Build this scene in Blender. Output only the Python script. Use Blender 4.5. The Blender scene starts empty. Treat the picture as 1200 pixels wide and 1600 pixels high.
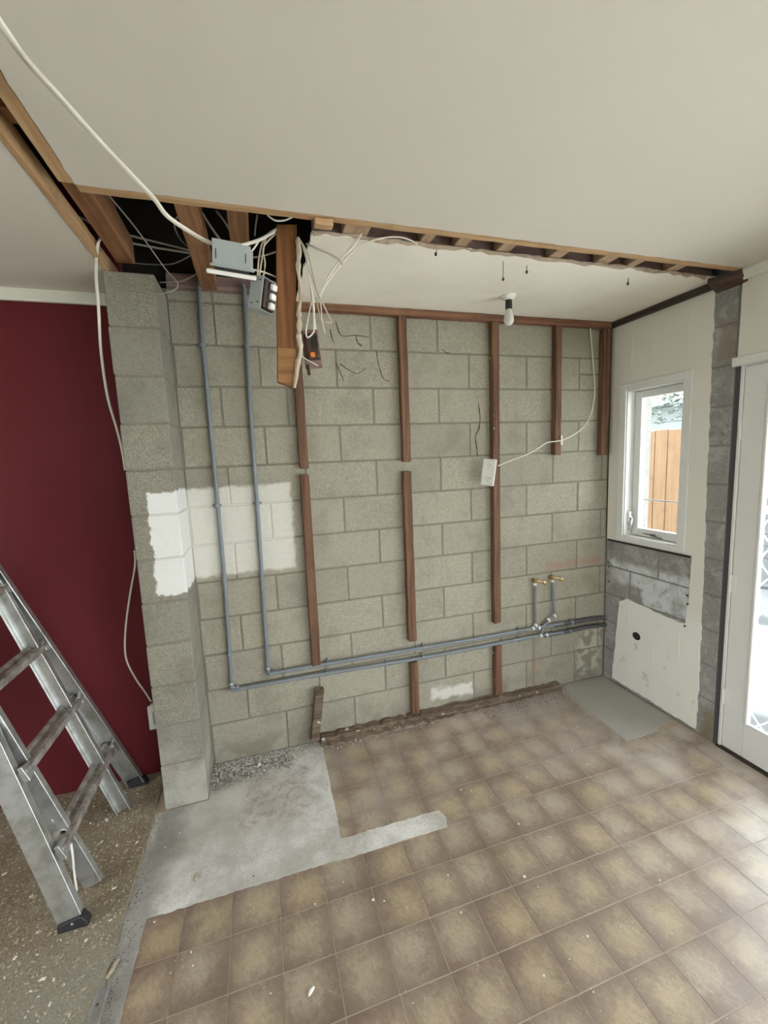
import bpy, bmesh, math, random
from mathutils import Vector, Matrix, noise
from mathutils.geometry import tessellate_polygon
random.seed(7)
SC = bpy.context.scene
COL = SC.collection

# ---------------------------------------------------------------- camera
cam = bpy.data.cameras.new('camera')
cam.sensor_fit = 'VERTICAL'; cam.sensor_height = 36.0; cam.lens = 36.0*650/1600
cam.clip_start = 0.02
camo = bpy.data.objects.new('camera', cam); COL.objects.link(camo)
camo.matrix_world = Matrix.Translation((-1.0467, -2.3024, 1.6312)) @ Matrix([[0.95642, 0.07606, -0.28193], [-0.28897, 0.10763, -0.95127], [-0.04201, 0.99128, 0.12492]]).to_4x4()
SC.camera = camo

# ---------------------------------------------------------------- overcast sky, daylight portals, exposure
w = bpy.data.worlds.new('sky'); SC.world = w; w.use_nodes = True
wn = w.node_tree.nodes; wl = w.node_tree.links
bg = wn['Background']
bg.inputs['Color'].default_value = (0.965, 0.99, 1.0, 1); bg.inputs['Strength'].default_value = 9.0
def portal(loc, rot, sx, sy):
    l = bpy.data.lights.new('daylight_portal', 'AREA'); l.shape = 'RECTANGLE'; l.size = sx; l.size_y = sy
    l.cycles.is_portal = True
    o = bpy.data.objects.new('daylight_portal', l); COL.objects.link(o); o.location = loc; o.rotation_euler = rot
portal((1.46, -1.6, 1.03), (0, math.pi/2, 0), 2.06, 1.7)
portal((1.46, -0.33, 1.53), (0, math.pi/2, 0), 0.95, 0.40)
portal((0, -4.82, 0.92), (-math.pi/2, 0, 0), 1.8, 1.75)
portal((-4.21, -1.5, 1.02), (0, -math.pi/2, 0), 1.95, 1.6)
portal((1.46, -3.5, 1.1), (0, math.pi/2, 0), 2.1, 1.8)  # for the added opening behind the camera
sun = bpy.data.lights.new('sun', 'SUN'); sun.energy = 22.0; sun.angle = .05; sun.color = (1.0,.98,.95)  # sunlight added under the overcast sky to bounce off the pale ground
bounce_suno = bpy.data.objects.new('sun', sun); COL.objects.link(bounce_suno)
bounce_suno.rotation_euler = Vector((-.30,.45,1.0)).to_track_quat('Z','Y').to_euler()
SC.view_settings.view_transform = 'Standard'; SC.view_settings.look = 'None'
SC.view_settings.exposure = -0.22; SC.view_settings.gamma = 1.0; SC.view_settings.use_curve_mapping = False

# ---------------------------------------------------------------- helpers
class MB:
    def __init__(s): s.v = []; s.f = []
    def add(s, vs, fs):
        o = len(s.v); s.v += [Vector(v) for v in vs]; s.f += [tuple(i+o for i in f) for f in fs]; return s
    def box(s, lo, hi, M=None):
        x0,y0,z0 = lo; x1,y1,z1 = hi
        vs = [Vector(p) for p in ((x0,y0,z0),(x1,y0,z0),(x1,y1,z0),(x0,y1,z0),(x0,y0,z1),(x1,y0,z1),(x1,y1,z1),(x0,y1,z1))]
        if M: vs = [M @ v for v in vs]
        return s.add(vs, [(0,3,2,1),(4,5,6,7),(0,1,5,4),(1,2,6,5),(2,3,7,6),(3,0,4,7)])
    def prism(s, poly, a, b, fn, holes=()):
        """poly in 2-D, swept from a to b; fn(u, v, t) gives the point"""
        loops = [poly]+list(holes); flat = [p for L in loops for p in L]; n = len(flat)
        tris = tessellate_polygon([[Vector((p[0],p[1],0)) for p in L] for L in loops])
        vs = [fn(p[0],p[1],a) for p in flat]+[fn(p[0],p[1],b) for p in flat]
        fs = [tuple(t) for t in tris]+[tuple(i+n for i in reversed(t)) for t in tris]
        o = 0
        for L in loops:
            k = len(L)
            for i in range(k): fs.append((o+i, o+(i+1)%k, o+(i+1)%k+n, o+i+n))
            o += k
        return s.add(vs, fs)
    def tube(s, pts, r, n=8, flat=1.0):
        pts = [Vector(p) for p in pts]; m = len(pts); vs = []; fs = []
        up = Vector((0.13,0.31,0.94))
        for i,p in enumerate(pts):
            d = (pts[min(i+1,m-1)]-pts[max(i-1,0)])
            d = d.normalized() if d.length > 1e-9 else Vector((0,0,1))
            a = d.cross(up)
            if a.length < .05: a = d.cross(Vector((1,0,0)))
            a.normalize(); b = d.cross(a)
            rr = r[i] if isinstance(r,(list,tuple)) else r
            for k in range(n):
                t = 2*math.pi*k/n; vs.append(p+a*(rr*math.cos(t)*flat)+b*(rr*math.sin(t)))
        for i in range(m-1):
            for k in range(n): fs.append((i*n+k, i*n+(k+1)%n, (i+1)*n+(k+1)%n, (i+1)*n+k))
        fs.append(tuple(reversed(range(n)))); fs.append(tuple((m-1)*n+k for k in range(n)))
        return s.add(vs, fs)
    def lathe(s, prof, c, axis='z', n=20, M=None):
        vs = []; fs = []; m = len(prof)
        for r,h in prof:
            for k in range(n):
                t = 2*math.pi*k/n; v = Vector((r*math.cos(t), r*math.sin(t), h))
                if M: v = M @ v
                vs.append(v+Vector(c))
        for i in range(m-1):
            for k in range(n): fs.append((i*n+k, i*n+(k+1)%n, (i+1)*n+(k+1)%n, (i+1)*n+k))
        fs.append(tuple(reversed(range(n)))); fs.append(tuple((m-1)*n+k for k in range(n)))
        return s.add(vs, fs)
    def build(s, name, mat, parent=None, origin=None, smooth=False, bevel=0.0, seg=1):
        off = Vector(origin) if origin is not None else (wloc(parent) if parent else Vector((0,0,0)))
        me = bpy.data.meshes.new(name)
        me.from_pydata([v-off for v in s.v], [], s.f)
        bm = bmesh.new(); bm.from_mesh(me)
        bmesh.ops.recalc_face_normals(bm, faces=bm.faces)
        if bevel:
            ed = [e for e in bm.edges if len(e.link_faces) == 2 and e.calc_face_angle(0) > .6]
            bmesh.ops.bevel(bm, geom=ed, offset=bevel, segments=seg, affect='EDGES', profile=.5)
        bm.to_mesh(me); bm.free()
        if smooth:
            me.polygons.foreach_set('use_smooth', [True]*len(me.polygons))
            try: me.set_sharp_from_angle(angle=.7)
            except Exception: pass
        me.materials.append(mat); me.update()
        o = bpy.data.objects.new(name, me); COL.objects.link(o)
        if parent: o.parent = parent; o.location = off-wloc(parent)
        else: o.location = off
        return o
def wloc(o):
    v = Vector(o.location)
    while o.parent: o = o.parent; v += Vector(o.location)
    return v
def thing(name, label, cat, loc, group=None):
    o = bpy.data.objects.new(name, None); o.empty_display_size = .05; COL.objects.link(o); o.location = loc
    return tag(o, label, cat, group)
def tag(o, label, cat, group=None):
    o['label'] = label; o['category'] = cat
    if group: o['group'] = group
    return o
def struct(o): o['kind'] = 'structure'; return o
def smooth_path(pts, k=5):
    pts = [Vector(p) for p in pts]; out = []
    for i in range(len(pts)-1):
        p0 = pts[max(i-1,0)]; p1 = pts[i]; p2 = pts[i+1]; p3 = pts[min(i+2,len(pts)-1)]
        for j in range(k):
            t = j/k
            out.append(.5*((2*p1)+(p2-p0)*t+(2*p0-5*p1+4*p2-p3)*t*t+(3*p1-p0-3*p2+p3)*t**3))
    out.append(pts[-1]); return out
def jag(poly, step, amp, seed=0, keep=lambda a,b: False):
    """a ragged version of a 2-D outline"""
    rnd = random.Random(seed); out = []
    for i in range(len(poly)):
        a = poly[i]; b = poly[(i+1) % len(poly)]
        out.append(a)
        L = math.hypot(b[0]-a[0], b[1]-a[1]); n = int(L/step)
        if n < 2 or keep(a,b): continue
        nx, ny = -(b[1]-a[1])/L, (b[0]-a[0])/L
        for k in range(1,n):
            t = k/n; d = rnd.uniform(-amp,amp); out.append((a[0]+(b[0]-a[0])*t+nx*d, a[1]+(b[1]-a[1])*t+ny*d))
    return out

# ---------------------------------------------------------------- materials
class NT:
    def __init__(s, name):
        s.m = bpy.data.materials.new(name); s.m.use_nodes = True; s.t = s.m.node_tree
        s.b = s.t.nodes['Principled BSDF']; s.out = s.t.nodes['Material Output']
        s.b.inputs['Roughness'].default_value = .8
    def n(s, typ, **kw):
        nd = s.t.nodes.new(typ)
        for k,v in kw.items(): setattr(nd, k, v)
        return nd
    def put(s, sock, v):
        if isinstance(v, bpy.types.NodeSocket): s.t.links.new(v, sock)
        elif isinstance(v, (tuple,list)) and sock.type == 'RGBA' and len(v) == 3: sock.default_value = (*v,1)
        else: sock.default_value = v
    def pos(s): return s.n('ShaderNodeNewGeometry').outputs['Position']
    def obj(s): return s.n('ShaderNodeTexCoord').outputs['Object']
    def rand(s): return s.n('ShaderNodeObjectInfo').outputs['Random']
    def sep(s, v):
        x = s.n('ShaderNodeSeparateXYZ'); s.put(x.inputs[0], v); return x.outputs
    def comb(s, x, y, z):
        c = s.n('ShaderNodeCombineXYZ')
        for i,v in enumerate((x,y,z)): s.put(c.inputs[i], v)
        return c.outputs[0]
    def math(s, op, a, b=0.0, c=None, clamp=False):
        m = s.n('ShaderNodeMath', operation=op, use_clamp=clamp); s.put(m.inputs[0], a); s.put(m.inputs[1], b)
        if c is not None: s.put(m.inputs[2], c)
        return m.outputs[0]
    def vmath(s, op, a, b):
        m = s.n('ShaderNodeVectorMath', operation=op); s.put(m.inputs[0], a); s.put(m.inputs[1], b)
        return m.outputs['Value'] if op in ('LENGTH','DISTANCE','DOT_PRODUCT') else m.outputs[0]
    def noise(s, vec, scale, detail=3, rough=.55, dist=0.0):
        k = s.n('ShaderNodeTexNoise'); s.put(k.inputs['Vector'], vec); k.inputs['Scale'].default_value = scale
        k.inputs['Detail'].default_value = detail; k.inputs['Roughness'].default_value = rough; k.inputs['Distortion'].default_value = dist
        return k.outputs['Fac']
    def ramp(s, v, lo, hi):
        m = s.n('ShaderNodeMapRange', interpolation_type='SMOOTHSTEP'); s.put(m.inputs['Value'], v)
        m.inputs['From Min'].default_value = lo; m.inputs['From Max'].default_value = hi
        return m.outputs['Result']
    def mix(s, f, a, b, mode='MIX'):
        m = s.n('ShaderNodeMix', data_type='RGBA', blend_type=mode, clamp_factor=True)
        s.put(m.inputs['Factor'], f); s.put(m.inputs[6], a); s.put(m.inputs[7], b); return m.outputs[2]
    def bump(s, h, strength=.3, dist=.002):
        b = s.n('ShaderNodeBump'); b.inputs['Strength'].default_value = strength; b.inputs['Distance'].default_value = dist
        s.put(b.inputs['Height'], h); s.t.links.new(b.outputs[0], s.b.inputs['Normal'])
    def box(s, P, axes, lo, hi, soft, wob, nscale=18):
        """mask of a rough-edged rectangle in two world axes"""
        x = s.sep(P); n1 = s.math('MULTIPLY', s.math('SUBTRACT', s.noise(P, nscale, 4), .5), wob)
        m = None
        for ax, l, h in zip(axes, lo, hi):
            c = (l+h)/2; d = s.math('SUBTRACT', s.math('ABSOLUTE', s.math('SUBTRACT', x[ax], c)), (h-l)/2)
            m = d if m is None else s.math('MAXIMUM', m, d)
        return s.math('SUBTRACT', 1.0, s.ramp(s.math('ADD', m, n1), -soft, soft))
    def color(s, c, rough=None, metal=None):
        s.put(s.b.inputs['Base Color'], c)
        if rough is not None: s.put(s.b.inputs['Roughness'], rough)
        if metal is not None: s.b.inputs['Metallic'].default_value = metal
        return s
def plain(name, c, rough=.6, metal=0.0, var=.12, scale=30, bump=.0, grime=None):
    t = NT(name); P = t.pos(); n = t.noise(P, scale, 3)
    col = t.mix(n, tuple(max(0,x*(1-var)) for x in c), tuple(min(1,x*(1+var)) for x in c))
    if grime: col = t.mix(t.math('MULTIPLY', t.ramp(t.noise(P, 9, 5, .65), .5, .75), .6), col, grime)
    t.color(col, rough, metal)
    if bump: t.bump(t.noise(P, scale*4, 3), bump, .001)
    return t.m
def wood(name, dark, light, axis='z', rough=.75, paint=0.0):
    t = NT(name); P = t.obj(); x = t.sep(P); r = t.math('MULTIPLY', t.rand(), 9.0)
    sc = {'x':(1.3,26,26), 'y':(26,1.3,26), 'z':(26,26,1.3)}[axis]
    v = t.comb(*[t.math('MULTIPLY_ADD', x[i], sc[i], r) for i in range(3)])
    g = t.noise(v, 1.6, 4, .6, .4)
    c = t.mix(t.ramp(g, .3, .7), dark, light)
    blot = t.noise(P, 6, 3)
    c = t.mix(t.math('MULTIPLY', t.ramp(blot, .5, .8), .45), c, tuple(q*.45 for q in dark))
    if paint: c = t.mix(t.ramp(t.noise(t.pos(), 26, 3), .73-.06*paint, .75-.06*paint), c, (.55,.5,.43))
    t.color(c, rough); t.bump(g, .25, .001); return t.m

def block_colour(t, P, base, dark):
    """concrete block: sandy grain, pores, a tone of its own per block"""
    r = t.rand()
    fine = t.noise(P, 260, 2, .7); mid = t.noise(P, 45, 4, .6); big = t.noise(P, 5, 4, .6)
    c = t.mix(t.ramp(fine, .3, .7), tuple(q*.62 for q in base), tuple(min(1,q*1.3) for q in base))
    c = t.mix(t.math('MULTIPLY', t.ramp(mid, .42, .72), .35), c, dark)
    c = t.mix(t.math('MULTIPLY', t.ramp(big, .48, .7), .35), c, tuple(q*.8 for q in dark))
    pore = t.ramp(t.noise(P, 120, 2, .5), .70, .76)
    c = t.mix(t.math('MULTIPLY', pore, .6), c, tuple(q*.3 for q in dark))
    tone = t.math('MULTIPLY_ADD', r, .14, .93)
    c = t.mix(1.0, c, t.comb(tone, tone, t.math('MULTIPLY_ADD', r, .12, .92)), 'MULTIPLY')
    return c, fine, mid
BASE = (.375,.348,.288); DARK = (.23,.21,.165)
# back wall
t = NT('block_back_wall'); P = t.pos(); x = t.sep(P)
c, fine, mid = block_colour(t, P, BASE, DARK)
m = t.box(P, (0,2), (-1.6,1.062), (-.885,1.525), .012, .05)
streak = t.noise(t.comb(t.math('MULTIPLY', x[0], 3), x[1], t.math('MULTIPLY', x[2], 12)), 6, 3)
white = t.mix(streak, (.64,.62,.555), (.74,.725,.67))
c = t.mix(t.math('MULTIPLY', m, t.math('MULTIPLY_ADD', mid, .35, .75, clamp=True)), c, white)
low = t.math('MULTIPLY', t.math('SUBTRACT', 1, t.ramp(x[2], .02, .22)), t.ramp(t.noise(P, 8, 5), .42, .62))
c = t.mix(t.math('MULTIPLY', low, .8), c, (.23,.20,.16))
salt = t.box(P, (0,2), (-.1,.10), (.18,.17), .02, .12, 14)
c = t.mix(t.math('MULTIPLY', salt, .8), c, (.72,.70,.66))
rust = t.box(P, (0,2), (.75,.85), (1.2,.90), .02, .10, 10)
c = t.mix(t.math('MULTIPLY', rust, .45), c, (.40,.22,.15))
rst2 = t.box(P, (0,2), (.645,.03), (.668,.80), .006, .02, 10)
c = t.mix(t.math('MULTIPLY', rst2, .75), c, (.29,.175,.115))
pl = t.box(P, (0,2), (1.02,.05), (1.25,.36), .03, .22, 7)
c = t.mix(t.math('MULTIPLY', pl, .7), c, t.mix(t.ramp(t.noise(P, 14, 4), .45, .55), (.22,.20,.16), (.50,.48,.40)))
t.color(c, .92); t.bump(t.math('ADD', fine, t.math('MULTIPLY', mid, 1.5)), .55, .0022); M_BLOCK = t.m
t = NT('mortar'); P = t.pos(); n = t.noise(P, 90, 4)
c = t.mix(n, (.17,.155,.12), (.28,.26,.21))
m = t.math('MULTIPLY', t.box(P, (0,2), (-1.6,1.062), (-.885,1.525), .012, .05), t.math('GREATER_THAN', t.sep(P)[1], -.1))
c = t.mix(m, c, (.62,.60,.55))
m = t.box(P, (0,2), (-1.525,1.06), (-1.38,1.53), .005, .06, 22); m = t.math('MULTIPLY', m, t.math('LESS_THAN', t.sep(P)[1], -.1))
c = t.mix(m, c, (.6,.6,.58))
t.color(c, .95); t.bump(n, .5, .002); M_MORTAR = t.m
# pillar
t = NT('block_pillar_concrete'); P = t.pos(); x = t.sep(P)
c, fine, mid = block_colour(t, P, (.285,.266,.222), (.18,.165,.13))
m = t.box(P, (0,2), (-1.525,1.06), (-1.30,1.53), .005, .06, 22)
c = t.mix(m, c, t.mix(t.noise(P, 30, 3), (.73,.72,.695), (.80,.80,.79)))
foot = t.math('MULTIPLY', t.math('SUBTRACT', 1, t.ramp(x[2], .05, .5)), t.ramp(t.noise(P, 4, 4), .4, .6))
c = t.mix(t.math('MULTIPLY', foot, .55), c, (.52,.51,.47))
t.color(c, .92); t.bump(t.math('ADD', fine, t.math('MULTIPLY', mid, 1.5)), .5, .002); M_PILLAR = t.m
# right wall blocks with thin remains of white paint
t = NT('block_right_wall'); P = t.pos(); x = t.sep(P)
c, fine, mid = block_colour(t, P, (.33,.325,.315), (.20,.195,.185))
slope = t.math('MULTIPLY_ADD', x[1], .02, x[2])
P2 = t.comb(x[0], x[1], slope)
m = t.box(P2, (1,2), (-.66,.735), (-.035,.875), .02, .13, 9)
m = t.math('MAXIMUM', m, t.box(P2, (1,2), (-.62,.62), (-.30,.80), .02, .16, 8))
m = t.math('MULTIPLY', m, t.ramp(t.noise(P, 6, 5, .65), .30, .50))
c = t.mix(m, c, (.66,.69,.70))
smear = t.math('MULTIPLY', t.ramp(t.noise(P, 9, 6, .75, .5), .50, .60), .6)
c = t.mix(smear, c, (.47,.465,.45))
brn = t.box(P, (1,2), (-.78,2.06), (-.69,2.24), .02, .10, 14)
c = t.mix(t.math('MULTIPLY', brn, .6), c, (.27,.20,.15))
dk = t.math('MULTIPLY', t.ramp(t.noise(t.vmath('ADD', P, (3,7,2)), 14, 5, .7), .58, .68), .55)
c = t.mix(dk, c, (.13,.125,.12))
mould = t.box(P, (1,2), (-.79,0), (-.70,.17), .03, .12, 12)
c = t.mix(t.math('MULTIPLY', mould, .75), c, (.22,.17,.09))
t.color(c, .9); t.bump(t.math('ADD', fine, t.math('MULTIPLY', mid, 2.0)), .6, .003); M_BLOCKR = t.m
# painted skim on right wall: warm white above, cream below
t = NT('painted_skim'); P = t.pos(); x = t.sep(P)
up = t.mix(t.noise(P, 3, 3), (.76,.73,.665), (.82,.79,.725))
lo = t.mix(t.noise(P, 7, 4), (.82,.815,.745), (.87,.865,.81))
c = t.mix(t.ramp(x[2], .75, .60), up, lo)
c = t.mix(t.ramp(x[2], .60, .75), lo, up)
sc_ = t.math('MULTIPLY', t.math('MULTIPLY', t.ramp(t.noise(P, 9, 6, .7), .58, .70), t.math('SUBTRACT', 1, t.ramp(x[2], .3, .75))), .65)
c = t.mix(sc_, c, (.42,.39,.28))
t.color(c, .62); t.bump(t.noise(P, 35, 4), .25, .002); M_SKIM = t.m

M_CEIL = NT('ceiling_paint'); t = M_CEIL; P = t.pos()
t.color(t.mix(t.noise(P, 1.7, 3), (.64,.59,.525), (.68,.63,.565)), .85); t.bump(t.noise(P, 160, 3), .12, .001); M_CEIL = t.m
t = NT('kitchen_ceiling_paint'); P = t.pos()
t.color(t.mix(t.ramp(t.noise(P, 4, 5, .6), .42, .7), (.91,.855,.77), (.86,.80,.715)), .85); M_CEILK = t.m
t = NT('red_paint'); P = t.pos()
t.color(t.mix(t.noise(P, 2.0, 3), (.108,.0115,.016), (.126,.0145,.020)), .6); t.bump(t.noise(P, 220, 2), .06, .001); t.b.inputs['Specular IOR Level'].default_value = .22; M_RED = t.m
M_WHITE = plain('white_gloss_paint', (.78,.78,.76), .35, var=.03)
M_TRIM = plain('cream_cornice_paint', (.72,.70,.64), .5, var=.04)
M_PLASTIC = plain('white_plastic', (.80,.79,.76), .35, var=.03)
M_OLDPLASTIC = plain('splashed_white_plastic', (.74,.73,.68), .4, var=.05, grime=(.50,.47,.40))
M_CABLE = plain('white_cable_sheath', (.72,.68,.60), .45, var=.06)
M_CABLEB = plain('cream_wire', (.60,.53,.40), .5, var=.1)
M_CABLEG = plain('grey_wire', (.33,.31,.28), .5, var=.1)
M_GREYP = plain('grey_flush_box_plastic', (.33,.36,.36), .5, var=.06)
M_PIPE = plain('grey_conduit_plastic', (.185,.21,.235), .42, var=.10, grime=(.30,.31,.32))
M_PIPED = plain('dark_stained_pipe', (.085,.085,.09), .55, var=.3)
M_ALU = NT('brushed_aluminium'); t = M_ALU; P = t.pos()
t.color(t.mix(t.ramp(t.noise(P, 14, 5, .65), .40, .72), (.62,.63,.63), (.40,.40,.38)), .42, .85); M_ALU = t.m
t = NT('scuffed_tread_aluminium'); P = t.pos()
t.color(t.mix(t.ramp(t.noise(P, 18, 5, .65), .35, .65), (.60,.58,.55), (.30,.26,.22)), .5, .6); M_TREAD = t.m
M_RUBBER = plain('black_rubber', (.025,.025,.027), .7, var=.2)
M_BRASS = plain('brass', (.42,.31,.15), .35, .9, var=.15)
M_CHROME = plain('bright_metal', (.75,.75,.76), .25, .9, var=.05)
M_DARKMETAL = plain('dark_metal', (.12,.11,.10), .5, .6)
M_BAKELITE = plain('brown_bakelite', (.055,.030,.022), .4, var=.2)
M_BLACK = plain('black_plastic', (.015,.015,.016), .5)
M_ORANGE = plain('orange_plastic', (.85,.24,.03), .4)
M_STUD = wood('red_brown_stud_timber', (.085,.040,.022), (.200,.100,.054), 'z', paint=0.0)
M_STUDP = wood('paint_spotted_stud_timber', (.085,.040,.022), (.200,.100,.054), 'z', paint=.85)
M_PLATE = wood('red_brown_plate_timber', (.13,.055,.030), (.26,.12,.065), 'x')
M_ROT = wood('rotten_plate_timber', (.07,.045,.03), (.20,.15,.105), 'x', .9, paint=1.1)
M_HANG = wood('orange_brown_timber', (.145,.052,.015), (.27,.108,.034), 'z')
M_HANGL = wood('sawn_orange_timber', (.20,.09,.032), (.34,.165,.062), 'x')
M_JOIST = wood('old_joist_timber', (.19,.085,.035), (.36,.18,.085), 'y')
M_JOISTP = wood('lightened_joist_timber', (.34,.215,.135), (.52,.37,.25), 'y')  # slot joists, lightened so they look lit in the dark roof space
M_JOISTD = wood('purple_brown_board', (.19,.115,.105), (.33,.225,.20), 'x')
M_BATTEN = wood('pale_batten_timber', (.42,.25,.125), (.58,.38,.21), 'x')
M_BATTENY = wood('pale_batten_timber_long', (.40,.24,.12), (.56,.37,.20), 'y')
M_ROOF = plain('dark_roof_boards', (.030,.026,.024), .9, var=.3)
M_JOISTE = wood('dark_timber_end', (.06,.035,.026), (.13,.075,.055), 'y')
M_DARKTRIM = wood('dark_trim_timber', (.03,.02,.016), (.07,.045,.035), 'y')
M_PLASTER = plain('torn_plaster', (.56,.47,.365), .9, var=.25, scale=50, bump=.4, grime=(.40,.28,.18))
M_PLASTERB = plain('torn_plaster_edge', (.42,.33,.25), .9, var=.3, scale=40, bump=.5, grime=(.20,.14,.10))
M_GRUBBY = plain('glue_black', (.06,.052,.045), .8, var=.2)
# glass
def glassmat(name, tint=(1,1,1), gloss=.12, rough=.02):
    t = NT(name); tr = t.n('ShaderNodeBsdfTransparent'); tr.inputs[0].default_value = (*tint,1)
    g = t.n('ShaderNodeBsdfGlossy'); g.inputs['Roughness'].default_value = rough
    lw = t.n('ShaderNodeLayerWeight'); lw.inputs[0].default_value = .5
    fr = t.math('MULTIPLY_ADD', t.math('POWER', lw.outputs['Facing'], 5.0), .9, .03)
    mx = t.n('ShaderNodeMixShader'); t.put(mx.inputs[0], fr); t.t.links.new(tr.outputs[0], mx.inputs[1]); t.t.links.new(g.outputs[0], mx.inputs[2])
    t.t.links.new(mx.outputs[0], t.out.inputs[0]); return t.m
M_GLASS = glassmat('window_glass', (.96,.98,.98))
t = NT('pearl_bulb_glass'); t.color((.80,.78,.76), .25); t.b.inputs['Transmission Weight'].default_value = .25; M_BULB = t.m
# floor
t = NT('vinyl_tile'); O = t.obj(); x = t.sep(O); P = t.pos(); r = t.rand(); px_ = t.sep(P)
sh = t.math('MULTIPLY', t.math('SUBTRACT', r, .5), .05)
wob = t.comb(t.math('MULTIPLY', t.math('SUBTRACT', t.noise(P, 9, 2), .5), .06), t.math('MULTIPLY', t.math('SUBTRACT', t.noise(t.vmath('ADD', P, (5,3,1)), 9, 2), .5), .06), 0)
O2 = t.vmath('ADD', t.vmath('ADD', O, wob), t.comb(sh, t.math('MULTIPLY', sh, -.8), 0)); x2 = t.sep(O2)
d = t.math('MAXIMUM', t.math('ABSOLUTE', x2[0]), t.math('ABSOLUTE', x2[1]))
dr = t.vmath('LENGTH', O2, (0,0,0))
d = t.math('ADD', t.math('MULTIPLY', d, .25), t.math('MULTIPLY', dr, .75))
st_v = t.comb(t.math('ADD', t.math('MULTIPLY', px_[0], 60), t.math('MULTIPLY', px_[1], 25)), t.math('SUBTRACT', t.math('MULTIPLY', px_[1], 14), t.math('MULTIPLY', px_[0], 9)), r)
nz = t.noise(P, 24, 6, .74, .8); nf = t.math('ADD', t.math('MULTIPLY', t.noise(P, 120, 4, .7), .5), t.math('MULTIPLY', t.noise(st_v, 1.6, 4, .7), .5))
cl = t.math('ADD', d, t.math('MULTIPLY', t.math('SUBTRACT', nz, .5), .15))
cl = t.math('ADD', cl, t.math('MULTIPLY', t.math('SUBTRACT', nf, .5), .10))
f = t.ramp(cl, .005, .105)
ctr = t.mix(r, (.45,.35,.215), (.43,.36,.275)); rim = t.mix(t.noise(P, 3, 2), (.210,.145,.106), (.265,.190,.150))
c = t.mix(f, ctr, rim)
c = t.mix(t.math('MULTIPLY', t.ramp(nf, .42, .62), .40), c, t.mix(.6, c, (.15,.11,.085)))
crn = t.math('MULTIPLY', t.ramp(t.math('ADD', dr, t.math('MULTIPLY', t.math('SUBTRACT', nz, .5), .08)), .085, .125), .45)
c = t.mix(crn, c, (.15,.105,.082))
tone = t.math('MULTIPLY_ADD', t.noise(P, 2.2, 2), .3, .85); c = t.mix(1.0, c, t.comb(tone,tone,tone), 'MULTIPLY')
# pale plaster dust trodden in, more towards the far wall; door side whitened for glare too
far = t.math('ADD', t.ramp(px_[1], -.95, -.35), t.math('MULTIPLY', t.ramp(px_[0], .2, 1.1), .7))
door_ = t.math('MULTIPLY', t.ramp(px_[0], .15, 1.0), t.ramp(px_[1], -.35, -.7))  # whitens the floor by the door: trodden dust plus painted glare
dust = t.math('MULTIPLY', t.ramp(t.math('ADD', t.math('MULTIPLY', t.noise(P, 4.5, 5, .62), .7), t.math('MULTIPLY', nf, .3)), .36, .66), t.math('ADD', t.math('MULTIPLY_ADD', far, .30, .08), t.math('MULTIPLY', door_, .42)))
c = t.mix(dust, c, (.60,.55,.51))
grey = t.math('MULTIPLY', t.box(P, (0,1), (.30,-.30), (.95,.0), .10, .35, 6), .55)
c = t.mix(grey, c, (.36,.34,.315))
sp = t.ramp(t.noise(P, 95, 2, .5), .735, .76); c = t.mix(t.math('MULTIPLY', sp, .8), c, (.74,.72,.68))
t.color(c, t.math('MULTIPLY_ADD', nf, .2, .30)); t.b.inputs['Coat Weight'].default_value = .55; t.b.inputs['Coat Roughness'].default_value = .30; t.bump(nf, .12, .001); M_TILE = t.m
t = NT('tile_seam'); P = t.pos(); t.color(t.mix(t.noise(P, 25, 4), (.40,.31,.235), (.56,.47,.37)), .7); M_SEAM = t.m
t = NT('bare_concrete_patch'); P = t.pos(); x = t.sep(P)
n = t.noise(P, 9, 6, .62); nf = t.noise(P, 130, 3, .6)
c = t.mix(t.ramp(n, .35, .65), (.56,.545,.515), (.76,.745,.715))
c = t.mix(t.math('MULTIPLY', t.ramp(nf, .45, .75), .35), c, (.24,.235,.22))
dirt = t.math('MULTIPLY', t.ramp(t.noise(P, 3.2, 6, .7, .5), .45, .66), .55)
c = t.mix(dirt, c, (.36,.335,.29))
spk = t.ramp(t.noise(P, 85, 3, .6), .64, .70); c = t.mix(t.math('MULTIPLY', spk, .6), c, (.20,.185,.165))
edge = t.math('MULTIPLY', t.box(P, (0,1), (-1.62,-.55), (-.98,-.06), .08, .25, 6), .6)
c = t.mix(edge, c, t.mix(n, (.42,.40,.365), (.64,.60,.54)))
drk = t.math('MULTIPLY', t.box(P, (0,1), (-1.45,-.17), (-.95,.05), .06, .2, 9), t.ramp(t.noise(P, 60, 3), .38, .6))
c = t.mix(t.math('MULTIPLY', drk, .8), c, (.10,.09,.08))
lft = t.box(P, (0,1), (-1.66,-1.6), (-1.515,-.20), .07, .26, 7)
c = t.mix(t.math('MULTIPLY', lft, .7), c, t.mix(n, (.17,.16,.145), (.27,.255,.235)))
red = t.math('MULTIPLY', t.box(P, (0,1), (-1.24,-.50), (-.93,-.22), .05, .16, 9), t.ramp(t.noise(P, 24, 6, .75), .44, .62))
c = t.mix(t.math('MULTIPLY', red, .55), c, (.30,.19,.155))
t.color(c, .88); t.bump(t.math('ADD', n, t.math('MULTIPLY', nf, .4)), .4, .003); M_CONC = t.m
t = NT('new_cement'); P = t.pos(); n = t.noise(P, 6, 5)
t.color(t.mix(n, (.38,.365,.33), (.47,.455,.42)), .85); t.bump(t.noise(P, 60, 3), .15, .002); M_CEMENT = t.m
t = NT('chipboard_dust'); P = t.pos(); x = t.sep(P)
n = t.noise(P, 5, 5, .6); nf = t.noise(P, 150, 3, .7); nm = t.noise(P, 38, 4, .65)
c = t.mix(t.ramp(n, .35, .65), (.235,.175,.105), (.34,.295,.215))
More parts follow.
